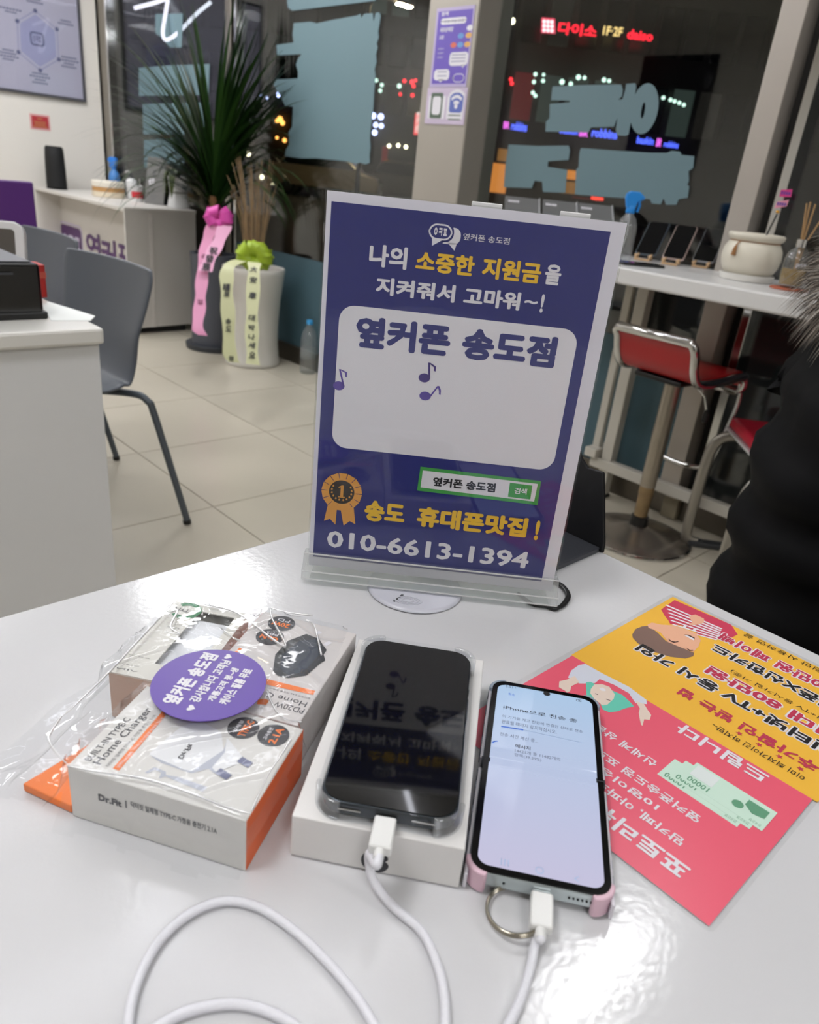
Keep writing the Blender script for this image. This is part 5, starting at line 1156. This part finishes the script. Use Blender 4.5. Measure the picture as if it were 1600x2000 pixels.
# the bag: one continuous film draped over the boxes
def hz(x, y):
    """height of the film over the table at a point given in the front box's frame"""
    h = .0
    def bump(x0, x1, y0, y1, top, f):
        dx = max(x0 - x, 0, x - x1); dy = max(y0 - y, 0, y - y1); d = math.hypot(dx, dy); return top * (1 - math.sqrt(1 - (1 - d / f) ** 2)) ** .9 * 1.0 if 0 < d < f else (top if d <= 0 else 0)
    h = max(bump(-.0015, aw - .001, -.002, ad, ah + .002, .022), bump(-.034, .0255, ad, ad + .09, ah + .002, .02), bump(.026, aw - .003, ad, ad + bd, ah + .002, .018), bump(-.037, 0, .004, .075, .0085, .02))
    return h
t = thing('clear_bag', 'clear crinkled plastic bag wrapped around three small boxes', 'bag', FA)
G = 150; gx0, gx1, gy0, gy1 = -.078, .108, -.020, .205; vs = []; ok = {}
for i in range(G + 1):
    for j in range(G + 1):
        x = gx0 + (gx1 - gx0) * i / G; y = gy0 + (gy1 - gy0) * j / G
        wob = .003 * noise.noise(V((x * 22, y * 22, 3)))
        h = hz(x + wob, y + wob)
        cr = abs(noise.noise(V((x * 26 + 5, y * 20, 1)))); cr2 = noise.noise(V((x * 45, y * 38, 7)))
        z = h + .0014 + (.0022 * (1 - min(1, cr * 5)) ** 1.5 + .0010 * (.6 + cr2)) * (1 if h > .004 else (.15 if y < .0 else .7))
        edge = min(x - gx0, gx1 - x, y - gy0, gy1 - y)
        vs.append((x + .2 * wob, y + .2 * wob, max(z, .0007)))
        taper = .0 if y < .1 else (y - .1) * .22
        ok[(i, j)] = gx0 + .004 + (max(0, y) * .16) + .006 * noise.noise(V((y * 20, 0, 0))) <= x <= gx1 - .003 - max(0, y - .06) * .10 + .003 * noise.noise(V((y * 25, 4, 0))) and y < .186 + .006 * noise.noise(V((x * 20, 7, 0))) - (.12 * max(0, x - .0)) * .1 and y > gy0 + .004 + .008 * abs(noise.noise(V((x * 25, 9, 0)))) + (.0 if x > 0 else .010)
fs = []
for i in range(G):
    for j in range(G):
        if all(ok[(i + a_, j + b_)] for a_ in (0, 1) for b_ in (0, 1)): n = G + 1; fs.append((i * n + j, (i + 1) * n + j, (i + 1) * n + j + 1, i * n + j + 1))
used = sorted({k for f_ in fs for k in f_}); mp = {k: i for i, k in enumerate(used)}
MB().add([vs[k] for k in used], [tuple(mp[k] for k in f_) for f_ in fs]).done('film', BAGM, t, smooth=75)
bagroot = t
Mi = bagroot.matrix_world.inverted()
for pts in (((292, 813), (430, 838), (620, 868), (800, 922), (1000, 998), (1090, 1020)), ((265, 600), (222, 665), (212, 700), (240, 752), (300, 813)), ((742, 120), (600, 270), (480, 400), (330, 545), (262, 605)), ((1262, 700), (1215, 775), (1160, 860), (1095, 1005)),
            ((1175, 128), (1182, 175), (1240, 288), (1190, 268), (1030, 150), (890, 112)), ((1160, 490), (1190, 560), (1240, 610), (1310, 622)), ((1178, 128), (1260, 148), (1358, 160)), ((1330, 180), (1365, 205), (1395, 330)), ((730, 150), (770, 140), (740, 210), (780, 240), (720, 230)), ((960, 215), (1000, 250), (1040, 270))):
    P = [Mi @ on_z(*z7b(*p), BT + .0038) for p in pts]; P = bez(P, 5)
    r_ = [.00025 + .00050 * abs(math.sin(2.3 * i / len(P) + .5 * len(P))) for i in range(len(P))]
    MB().tube(P, r_, 6).done('glint_fold', FOLD_GLINT, bagroot, smooth=60)  # white strands drawn where the film glints along the box edges
# purple sticker on the bag
s0, s1 = on_z(292, 1343, BT + .006), on_z(522, 1333, BT + .006)
sc = (s0 + s1) / 2; sr = (s1 - s0).length / 2
u_, v_ = on_z(*z7b(712, 545), BT + .006), on_z(*z7b(905, 325), BT + .006)
SF = frame(V((sc.x, sc.y, BT + .0072)), v_ - u_, Z.cross(v_ - u_))
t = thing('round_sticker', 'round purple sticker with white lettering on the clear bag', 'sticker', SF)
MB().prism(circ(0, 0, sr * 1.0, sr * .98, 56), 0, .0004).done('sticker_sheet', mat('sticker_purple', '5a3c9c', .35, var=.03), t)
P_ = MB()
def s7(tx, bl, tr, bold): P_.ptext(SF, tx, z7b(*bl), z7b(*tr), .0006, bold)
s7('옆커폰 송도점', (770, 552), (885, 318), .05)
s7('감사합니다 고객님', (862, 540), (965, 350), .045); s7('개통고객 평~생', (930, 535), (1008, 385), .045); s7('케이스 필름 무료', (990, 550), (1060, 388), .045)
for px, py in ((829, 565), (990, 342)): c = loc(SF, *z7b(px, py)); P_.prism(heart(c.x, c.y, .0028), .0006)
P_.done('lettering', INKW, t)
# ------------------------------------------------------------------ white phone box and phone in clear case
b1 = V((.78, .626, 0)).normalized(); b2 = V((.626, -.78, 0)).normalized()
FX = frame(V((.1682, .2278, TZ0)) + b2 * .0012, b2, b1)
t = thing('phone_box', 'white slim phone box with dark fruit shaped mark on its front', 'box', FX)
MB().box(.001, .0875, .001, .162, .0004, .0022).done('tray', BOXW, t)
MB().box(-.0004, .0889, -.0004, .1634, .0012, .029).done('lid', mat('card_lid', 'dad8d6', .4, var=.01), t, bevel=.0008)
Fx = frame(FX.translation - b1 * .0006, b2, Z)
c = loc(Fx, 733, 1683); S_ = .0078
P = []
for i in range(40):
    a_ = 2 * math.pi * i / 40; x, y = math.sin(a_), math.cos(a_)
    r_ = 1 - .16 * math.exp(-((a_ if a_ < math.pi else a_ - 2 * math.pi) / .35) ** 2) - .10 * math.exp(-((a_ - math.pi) / .28) ** 2)
    xx, yy = x * r_ * .96, y * r_
    d_ = math.hypot(xx - 1.02, yy - .12)
    if d_ < .42: xx = 1.02 - .42 * ((1.02 - xx) / d_) if xx < 1.02 else 1.02 - .42; 
    P.append((c.x + S_ * xx, c.y + S_ * yy))
b = MB(); b.prism(P, 0)
b.prism([(c.x + S_ * .0, c.y + S_ * 1.05), (c.x + S_ * .05, c.y + S_ * 1.3), (c.x + S_ * .25, c.y + S_ * 1.5), (c.x + S_ * .46, c.y + S_ * 1.56), (c.x + S_ * .42, c.y + S_ * 1.32), (c.x + S_ * .24, c.y + S_ * 1.12)], 0)
b.xf(FX.inverted() @ Fx).done('printed_mark', mat('mark_dark', '2e2e34', .3, var=0), t)
p1 = V((.765, .644, 0)).normalized(); p2 = V((.644, -.765, 0)).normalized()
PC = V((.2585, .2402, TZ0 + .0292))
FPh = frame(PC, p2, p1)
t = thing('phone', 'black phone in clear bumper case on the white box', 'phone', FPh)
hw, hl, th = .0358, .0738, .0082; zb = .0022
ALU = mat('phone_band', '3c4248', .25, .8, var=.02)
MB().prism(rrect(-hw, hw, -hl, hl, .0125, 8), zb, zb + th).done('body', ALU, t, bevel=.0012, seg=3, smooth=50)
MB().prism(rrect(-hw + .0011, hw - .0011, -hl + .0011, hl - .0011, .0115, 8), zb + th, zb + th + .0006).done('screen', mat('screen_black', '050506', .04, var=0, coat=0), t)
# bumper case: wall ring, floor, fat corners
MB().ring(rrect(-hw - .0022, hw + .0022, -hl - .0022, hl + .0022, .0145, 8), rrect(-hw - .0004, hw + .0004, -hl - .0004, hl + .0004, .0127, 8), .0006, zb + th + .0014).done('case_wall', CASEM, t, smooth=50, bevel=.0006)
MB().prism(rrect(-hw - .002, hw + .002, -hl - .002, hl + .002, .0145, 8), 0, .0012).done('case_back', CASEM, t)
for sx in (-1, 1):
    for sy in (-1, 1):
        q_ = [(sx * (hw + .0032 - .0145 + .0145 * math.cos(a_)), sy * (hl + .0032 - .0145 + .0145 * math.sin(a_))) for a_ in [math.pi / 2 * i / 8 for i in range(9)]]
        q2 = [(sx * (hw + .0008 - .0130 + .0130 * math.cos(a_)), sy * (hl + .0008 - .0130 + .0130 * math.sin(a_))) for a_ in [math.pi / 2 * i / 8 for i in range(8, -1, -1)]]
        MB().prism(q_ + q2, .0004, zb + th + .0022).done('case_corner', CASE2, t, bevel=.0008, smooth=50)
for x0, x1 in ((-.0245, -.0135), (.0135, .0245)): MB().box(x0, x1, -hl - .0004, -hl + .0012, zb + .0025, zb + .0057).done('speaker_slot', BLKG, t, bevel=.001); MB().box(x0 - .0005, x1 + .0005, -hl - .0026, -hl - .0021, zb + .0060, zb + .0068).done('case_lip', CHROME, t, bevel=.0002)
MB().box(-.0055, .0055, -hl - .0004, -hl + .0012, zb + .0022, zb + .0058).done('port', BLKG, t)
for y0, y1 in ((.008, .028), (.034, .038)): MB().box(hw - .0004, hw + .0004, y0, y1, zb + .0025, zb + .0058).done('side_button', ALU, t, bevel=.0003)
# ------------------------------------------------------------------ flip phone with lit screen
f1 = V((.80, .60, 0)).normalized(); f2 = V((.60, -.80, 0)).normalized()
FF = frame(V((.3147, .1755, TZ0 + .0013)), f2 + Z * .012, f1 + Z * -.0)
t = thing('flip_phone', 'lit flip phone in pink and grey case charging by cable', 'phone', FF)
fw, fl_, fh = .0358, .0805, .0128
CPK = mat('case_pink', 'd4b2c0', .35, var=.06, vs=30); CGR = mat('case_bluegrey', '8b97a6', .35, var=.05, vs=30); CWH = mat('case_pearl', 'cfccd4', .3, var=.03)
FBD = mat('flip_band', 'b4bec0', .3, .4)
for s_ in (-1, 1):
    y0, y1 = (.0012, fl_) if s_ > 0 else (-fl_, -.0012)
    MB().prism(rrect(-fw, fw, y0, y1, .004, 4), .003, fh).done('body_half', FBD, t, bevel=.0012, smooth=50)
    ys = sorted((s_ * .004, s_ * (fl_ + .0016)))
    O = rrect(-fw - .0022, fw + .0022, ys[0], ys[1], .0098, 6); I = rrect(-fw + .001, fw - .001, ys[0] + .0012, ys[1] - .0012, .007, 6)
    for sx in (-1, 1):
        xs = sorted((sx * (fw + .0002), sx * (fw + .0022))); MB().box(xs[0], xs[1], ys[0], ys[1] - .008 if s_ > 0 else ys[1], .0004, fh - .0024).done('case_side', CWH, t, bevel=.0006)
    for sx in (-1, 1):
        for k in range(7):
            yy = s_ * (.010 + k * .0096); xs = sorted((sx * (fw + .0018), sx * (fw + .0026)))
            MB().box(xs[0], xs[1], yy, yy + .005, .001, fh - .0036).done('plaid_patch', CGR if k % 2 else mat('case_navy', '3c4658', .4), t)
    for sx in (-1, 1):
        q_ = [(sx * (fw + .0024 - .011 + .011 * math.cos(a_)), s_ * (fl_ + .0026 - .011 + .011 * math.sin(a_))) for a_ in [math.pi / 2 * i / 8 for i in range(9)]]
        q2 = [(sx * (fw - .0006 - .0090 + .0090 * math.cos(a_)), s_ * (fl_ - .0006 - .0090 + .0090 * math.sin(a_))) for a_ in [math.pi / 2 * i / 8 for i in range(8, -1, -1)]]
        MB().prism(q_ + q2, .0004, fh + .0006).done('case_corner', CPK if s_ < 0 else CGR, t, bevel=.0008, smooth=50)
MB().ring(rrect(-fw - .0001, fw + .0001, -fl_ - .0001, fl_ + .0001, .0092, 7), rrect(-fw + .0034, fw - .0034, -fl_ + .0034, fl_ - .0034, .0062, 7), fh, fh + .0011).done('bezel', BLKG, t)
b = MB(); ys = [-fl_ + .0032 + i * (2 * fl_ - .0064) / 80 for i in range(81)]; vs = []
for y in ys:
    dz = -.0008 * math.exp(-((y - .004) / .0045) ** 2)
    e_ = fl_ - .0032 - abs(y); hwx = fw - .0032
    if e_ < .0066: hwx -= .0066 - math.sqrt(max(0, .0066 ** 2 - (.0066 - e_) ** 2))
    for x in (-hwx, hwx): vs.append((x, y, fh + .0009 + dz))
b.add(vs, [(2 * i, 2 * i + 1, 2 * i + 3, 2 * i + 2) for i in range(80)])
# lit screen: emission plus gloss
m = bpy.data.materials.new('lit_screen'); m.use_nodes = True; Nn = m.node_tree.nodes; Ll = m.node_tree.links; pb_ = Nn['Principled BSDF']
pb_.inputs['Base Color'].default_value = (.02, .02, .02, 1); pb_.inputs['Roughness'].default_value = .06
tc = Nn.new('ShaderNodeTexCoord'); sp = Nn.new('ShaderNodeSeparateXYZ'); Ll.new(tc.outputs['Object'], sp.inputs[0])
rp = Nn.new('ShaderNodeMapRange'); rp.inputs[1].default_value = -.08; rp.inputs[2].default_value = .08; Ll.new(sp.outputs['Y'], rp.inputs[0])
cr_ = Nn.new('ShaderNodeValToRGB'); cr_.color_ramp.elements[0].color = lin('cfcbe8'); cr_.color_ramp.elements[1].color = lin('b4d2f2'); Ll.new(rp.outputs[0], cr_.inputs[0])
Ll.new(cr_.outputs[0], pb_.inputs['Emission Color']); pb_.inputs['Emission Strength'].default_value = .70
b.done('screen', m, t, smooth=40)
kf = lambda x, y: (880 + .25 * x, 1300 + .25 * y); Fsc = frame(FF.translation + Z * (fh + .0011), f2, f1); P_ = MB()
def ft(tx, bl, tr, bold=0): P_.ptext(Fsc, tx, kf(*bl), kf(*tr), .0001, bold)
ft('iPhone으로 전송 중', (412, 335), (990, 420), .012); P_.mi(1)
ft('이 기기를 켜고 전원에 연결한 상태로 전송이', (405, 403), (1065, 512)); ft('완료될 때까지 유지하십시오.', (398, 448), (830, 505)); ft('전송 시간 계산 중...', (385, 545), (685, 578)); P_.mi(0)
ft('메시지', (507, 640), (626, 635), .02); P_.mi(1); ft('14421개 중 11482개의', (503, 675), (857, 720)); ft('항목(39.29%)', (498, 710), (710, 725)); ft('5:51 •', (432, 168), (515, 165)); 
P_.mi(2); ft('취소', (450, 230), (505, 220), .01)
P_.prism([tuple(loc(Fsc, *kf(*q_)))[:2] for q_ in ((395, 470), (396, 479), (570, 508), (570, 498))], .0001)
u = loc(Fsc, *kf(400, 615)); P_.prism([(u.x - .002 + .0045 * math.cos(a_), u.y - .002 + .0045 * math.sin(a_)) for a_ in [math.radians(100 + 12 * i) for i in range(6)]] + [(u.x - .002 + .0036 * math.cos(a_), u.y - .002 + .0036 * math.sin(a_)) for a_ in [math.radians(160 - 12 * i) for i in range(6)]], .0001)
P_.mi(3); P_.prism([tuple(loc(Fsc, *kf(*q_)))[:2] for q_ in ((572, 500), (572, 505), (1085, 620), (1085, 614))], .0001)
u = loc(Fsc, *kf(697, 1600)); P_.ring(circ(u.x, u.y, .0022), circ(u.x, u.y, .0017), .00008, .0001)
u = loc(Fsc, *kf(425, 1538))
for k in (-1, 0, 1): P_.box(u.x + k * .0018 - .0003, u.x + k * .0018 + .0003, u.y - .002, u.y + .002, .00005, .0001)
u = loc(Fsc, *kf(988, 1668)); P_.prism([(u.x - .0016, u.y), (u.x + .001, u.y + .002), (u.x + .001, u.y + .0014), (u.x - .0006, u.y), (u.x + .001, u.y - .0014), (u.x + .001, u.y - .002)], .0001)
P_.mi(0); u = loc(Fsc, *kf(752, 222)); P_.prism(circ(u.x, u.y, .0024), .0003)
u = loc(Fsc, *kf(1055, 284)); P_.prism(rrect(u.x - .0022, u.x + .0022, u.y - .0012, u.y + .0012, .0011, 3), .0001)
for dx in (-60, -40): u = loc(Fsc, *kf(1055 + dx, 284 + dx * .2)); P_.ring(circ(u.x, u.y, .0012, n=10), circ(u.x, u.y, .0008, n=10), .00005, .0001)
P_.xf(FF.inverted() @ Fsc).done('screen_print', [INKK, mat('screen_grey', '50566a', .5, var=0), mat('screen_blue', '3c6cd0', .5, var=0), mat('screen_line', '9cb0d0', .5, var=0)], t)
for s_ in (-1, 1): MB().tube([(s_ * (fw - .004), .0, fh - .003), (s_ * (fw + .0012), .0, fh - .003)], .0042, 12).done('hinge_end', mat('hinge', '22262c', .3, .5), t, smooth=50)
for k in range(6): MB().lathe([(.0006, -.0004), (.0006, .0004)], 8).xf(Matrix.Translation((.0155 + k * .0022, -fl_ - .0002, .0078)) @ Matrix.Rotation(math.radians(90), 4, 'X')).done('speaker_hole', BLKG, t)
MB().lathe([(.0007, -.0003), (.0007, .0003)], 8).xf(Matrix.Translation((-.0175, -fl_ - .0002, .0078)) @ Matrix.Rotation(math.radians(90), 4, 'X')).done('microphone_hole', BLKG, t)
# key ring
kc = on_z(1008, 1782, TZ0 + .004)
t = thing('key_ring', 'steel split key ring hanging from the flip phone case', 'key ring', frame(V((kc.x, kc.y, TZ0 + .0045)), V((1, 0, .05)), V((0, 1, -.12))))
MB().tube([(.0145 * math.cos(a_), .0145 * math.sin(a_), .0006 * math.sin(a_ / 2)) for a_ in [2 * math.pi * i / 44 for i in range(44)]], .0009, 8, closed=True).done('ring', mat('ring_steel', 'a8a294', .18, 1), t, smooth=60)
MB().tube([(.0145 * math.cos(a_), .0145 * math.sin(a_), .0019) for a_ in [2 * math.pi * i / 44 for i in range(40)]], .0009, 8).done('ring', mat('ring_steel', 'a8a294', .18, 1), t, smooth=60)
# ------------------------------------------------------------------ white braided cable
CAB = mat('cable_white', 'd8d8de', .6, var=.04, vs=400, bump=.15, bs=900); PLG = mat('plug_white', 'dcdcda', .3)
t = thing('charging_cable', 'white braided charging cable linking both phones and looping forward', 'cable', T(0, 0, TZ0))
pz = PC.z + zb + .004
pp = FPh @ V((0.0, -hl - .001, zb + .004)); pd_ = -p1
def plug(p, d, s_):
    m_ = frame(p, d.cross(Z), d); Mi = t.matrix_world.inverted()
    b = MB(); b.prism(rrect(-.0042, .0042, -.0007, .0018, .0006, 2), -.0012, .0012).xf(Mi @ m_); b.done('plug_tip', CHROME, t)
    b = MB(); b.prism(rrect(-.0056, .0056, .0014, .0205, .0012, 3), -.0031, .0031).xf(Mi @ m_); b.done('plug', PLG, t, bevel=.001, smooth=50)
plug(pp, pd_, 1)
fp_ = FF @ V((.0018, -fl_ - .0010, .0078)); fd = (-f1 + Z * -.02).normalized(); plug(fp_, fd, 1)
cz = TZ0 + .0027
def tz(px, py, z=0): return on_z(px, py, cz + z)
e1 = pp + pd_ * .0215; e2 = fp_ + fd * .0215
path = [e1, e1 + pd_ * .007, tz(721, 1668, .022), tz(728, 1716, .008), tz(765, 1768, .001), tz(822, 1818), tz(853, 1880), tz(868, 1945), tz(870, 2010), tz(862, 2090), tz(830, 2140), tz(785, 2100), tz(738, 2015), tz(695, 1945), tz(640, 1880), tz(575, 1818), tz(505, 1772), tz(438, 1760), tz(370, 1785), tz(310, 1840), tz(268, 1920), tz(250, 2010), tz(262, 2120), tz(380, 2230), tz(560, 2220), tz(640, 2120), tz(600, 2030), tz(545, 1985), tz(470, 1962), tz(395, 1968), tz(330, 1992), tz(275, 2040), tz(268, 2130, .0055), tz(380, 2300), tz(700, 2330), tz(900, 2180), tz(985, 2020), tz(1020, 1945), tz(1040, 1875, .0003), tz(1047, 1825, .002), e2 + fd * .004, e2]
Mi = t.matrix_world.inverted()
MB().tube([Mi @ p for p in bez(path, 8)], .0023, 10).done('cable', CAB, t, smooth=70)
for e_, d in ((e1, pd_), (e2, fd)): MB().tube([Mi @ (e_ - d * .001), Mi @ (e_ + d * .0035)], .0027, 10).done('strain_relief', PLG, t, smooth=50)
# ------------------------------------------------------------------ flyer
FY = frame(V((.31, .0625, TZ0)), Y, -X)
FWd, FLn = .1848, .2985
t = thing('flyer', 'laminated yellow and red flyer with white Korean lettering on the table', 'flyer', FY)
MB().prism(rrect(-.003, FWd + .005, -FLn - .005, .003, .004, 3), .0003, .0006).done('laminate', clear('laminate', (.99, .99, .99), .025, .05, haze=0), t)
MB().box(0, FWd, -FLn, 0, .0007, .0009).done('flyer_sheet', mat('flyer_white', 'd8d6d4', .5), t)
FRED = mat('flyer_red', 'e05a70', .3, var=.03); FYEL = mat('flyer_yellow', 'e8b340', .3, var=.05, vs=5); WINE = mat('flyer_wine', 'b83450', .4, var=0); FBK = mat('flyer_black', '1e1c1c', .4, var=0)
P_ = MB(); P_.box(0.0, FWd, -.1385, 0, .0009, .00095); P_.mi(1); P_.box(-.003, FWd + .001, -FLn, -.1385, .0009, .00095)
def ml(tx, x0, y0, x1, y1, m, bold, halo=0):
    if halo: P_.mi(2); P_.text(tx, x0 - halo, y0 - halo, x1 + halo, y1 + halo, .00105, bold + .05)
    P_.mi(m); P_.text(tx, x0, y0, x1, y1, .0013, bold * .7)
K = .001
ml('포토리뷰', .023, -.0265, .084, -.013, 2, .045)
ml('맘카페, 아파트 게시판', .035, -.0415, .125, -.034, 2, .03); ml('10명이상 방문시', .058, -.053, .135, -.0465, 2, .03); ml('옆커폰송도점 포토후기', .037, -.0655, .128, -.058, 2, .03); ml('신세계 상품권', .078, -.086, .134, -.0785, 2, .03)
ml('드립니다', .026, -.137, .0885, -.1245, 2, .045)
ml('이미 최저가이긴 하지만~', .0105, -.156, .0745, -.150, 3, .01)
ml('추가할인', .008, -.1755, .062, -.1645, 4, .05); ml('받는 법', .068, -.1755, .109, -.1645, 4, .05)
for x in (.016, .030, .044, .058): 
    P_.mi(4); P_.prism([(x + (.0026 if i % 2 == 0 else .0011) * math.sin(math.pi * i / 5), -.1605 + (.0026 if i % 2 == 0 else .0011) * math.cos(math.pi * i / 5)) for i in range(10)], .0013)
ml('인터넷+TV 동시 가입', .006, -.2025, .160, -.189, 3, .05, .0012)
ml('최대 80만원', .008, -.2225, .110, -.209, 4, .05, .0012)
ml('(인터넷+TV 동시가입 기준)', .006, -.2325, .097, -.2265, 3, .0)
ml('옆커폰X신한카드', .008, -.2575, .1225, -.244, 3, .05, .0012)
ml('최대 60만원 페이백', .002, -.280, .1265, -.266, 4, .05, .0012)
ml('월 14만원만 사용하면 끝', .02, -.2965, .115, -.290, 3, .0)
kz = lambda L: [(1080 + .2125 * a_, 1150 + .2125 * b_) for a_, b_ in L]
def fp2(L, m, z): P_.mi(m); P_.ppoly(FY, kz(L), z + .0002)
# man in striped shirt (upside down to us)
fp2([(1120, 103), (1640, 330), (1700, 420), (1600, 470), (1500, 465), (1350, 430), (1290, 380), (1180, 335), (1080, 325), (1062, 290), (1030, 250), (995, 190)], 5, .0008)
P_.mi(2)
for k in range(7):
    o_ = k * 42; P_.ppoly(FY, kz([(1030 + o_ * .3, 150 + o_ * .85), (1045 + o_ * .3, 145 + o_ * .85), (1560 + o_ * .3 - k * 20, 365 + o_ * .4), (1545 + o_ * .3 - k * 20, 372 + o_ * .4)]), .00115)
fp2([(730, 420), (760, 370), (820, 345), (880, 340), (960, 400), (1040, 480), (1180, 540), (1300, 590), (1290, 620), (1220, 640), (1080, 625), (900, 570), (780, 500), (735, 450)], 6, .0009)
fp2([(870, 330), (910, 310), (1000, 330), (1100, 335), (1200, 365), (1320, 410), (1360, 470), (1340, 530), (1290, 580), (1190, 545), (1060, 490), (990, 400), (930, 375), (880, 360)], 7, .001)
fp2([(1205, 425), (1250, 430), (1300, 455), (1295, 475), (1250, 450)], 2, .0012); fp2([(1205, 420), (1250, 422), (1305, 450), (1302, 460), (1250, 434)], 8, .0013)
fp2([(1060, 455), (1090, 478), (1130, 485), (1155, 478), (1155, 488), (1110, 496), (1075, 480)], 8, .0012); fp2([(1225, 540), (1260, 560), (1290, 560), (1290, 568), (1255, 570)], 8, .0012)
fp2([(1250, 250), (1310, 235), (1390, 275), (1390, 310), (1330, 330), (1260, 335), (1245, 320), (1285, 310)], 7, .0011)
fp2([(1195, 345), (1215, 330), (1232, 348), (1212, 362)], 2, .0011); fp2([(1285, 375), (1300, 360), (1320, 378), (1300, 390)], 2, .0011)
# woman with green hair
fp2([(300, 690), (470, 785), (700, 900), (860, 1020), (865, 1060), (760, 1050), (700, 960), (560, 880), (430, 830), (390, 865), (290, 870), (240, 870), (140, 815), (170, 750), (240, 700)], 9, .0008)
fp2([(305, 860), (345, 855), (400, 880), (560, 940), (640, 975), (700, 1030), (748, 1080), (660, 1100), (600, 1125), (520, 1135), (460, 1110), (430, 1040), (310, 985)], 10, .0009)
fp2([(350, 920), (380, 880), (450, 875), (520, 900), (570, 970), (560, 1010), (500, 1065), (455, 1070), (385, 1015), (345, 960)], 11, .001)
fp2([(425, 912), (460, 908), (490, 930), (480, 940), (445, 935)], 2, .0011); fp2([(390, 960), (415, 970), (415, 976), (388, 966)], 8, .0011); fp2([(490, 1010), (530, 1025), (530, 1031), (488, 1016)], 8, .0011)
for L in ([(60, 850), (130, 835), (200, 800), (245, 860), (170, 895), (160, 940), (130, 955), (110, 935), (55, 905)], [(760, 1030), (840, 1060), (870, 1110), (905, 1160), (890, 1205), (840, 1200), (825, 1258), (812, 1250), (800, 1200), (790, 1140), (800, 1100)]): fp2(L, 11, .0010)
# bank notes
for k in range(3):
    x0 = .0205 - .0055 * k; y0 = -.0985 - .0045 * k
    P_.mi(12); z_ = .00108 + .00012 * k; P_.box(x0, x0 + .053, y0, y0 + .0225, z_ - .0001, z_)
    P_.mi(13); P_.text('10000', x0 + .036, y0 + .0155, x0 + .050, y0 + .0205, z_ + .00005, .02); P_.text('한국은행', x0 + .002, y0 + .018, x0 + .009, y0 + .0205, z_ + .00005, 0)
P_.mi(13); P_.prism(circ(x0 + .019, y0 + .0135, .0035), .0015); P_.prism([(x0 + .003, y0 + .004), (x0 + .016, y0 + .004), (x0 + .016, y0 + .010), (x0 + .010, y0 + .014), (x0 + .003, y0 + .012)], .0015)
P_.mi(14); P_.box(x0 + .036, x0 + .051, y0 + .002, y0 + .014, .0014, .0015)
P_.done('print', [FRED, FYEL, INKW, FBK, WINE, mat('shirt_red', 'c63c58', .4, var=0), mat('cartoon_hair', '7c6258', .4, var=.1), mat('cartoon_skin', 'e0aa8c', .4, var=.02), mat('cartoon_line', '4a2c28', .4, var=0), mat('shirt_pale', 'ccd0dc', .4, var=0), mat('hair_mint', '62c2ac', .4, var=0), mat('cartoon_pale', 'dccabc', .4, var=0), mat('note_green', 'c2dccc', .4, var=.04), mat('note_dark', '5c9474', .4, var=0), mat('note_white', 'd4dcda', .4, var=0)], t)
bpy.data.scenes.remove(TS_)
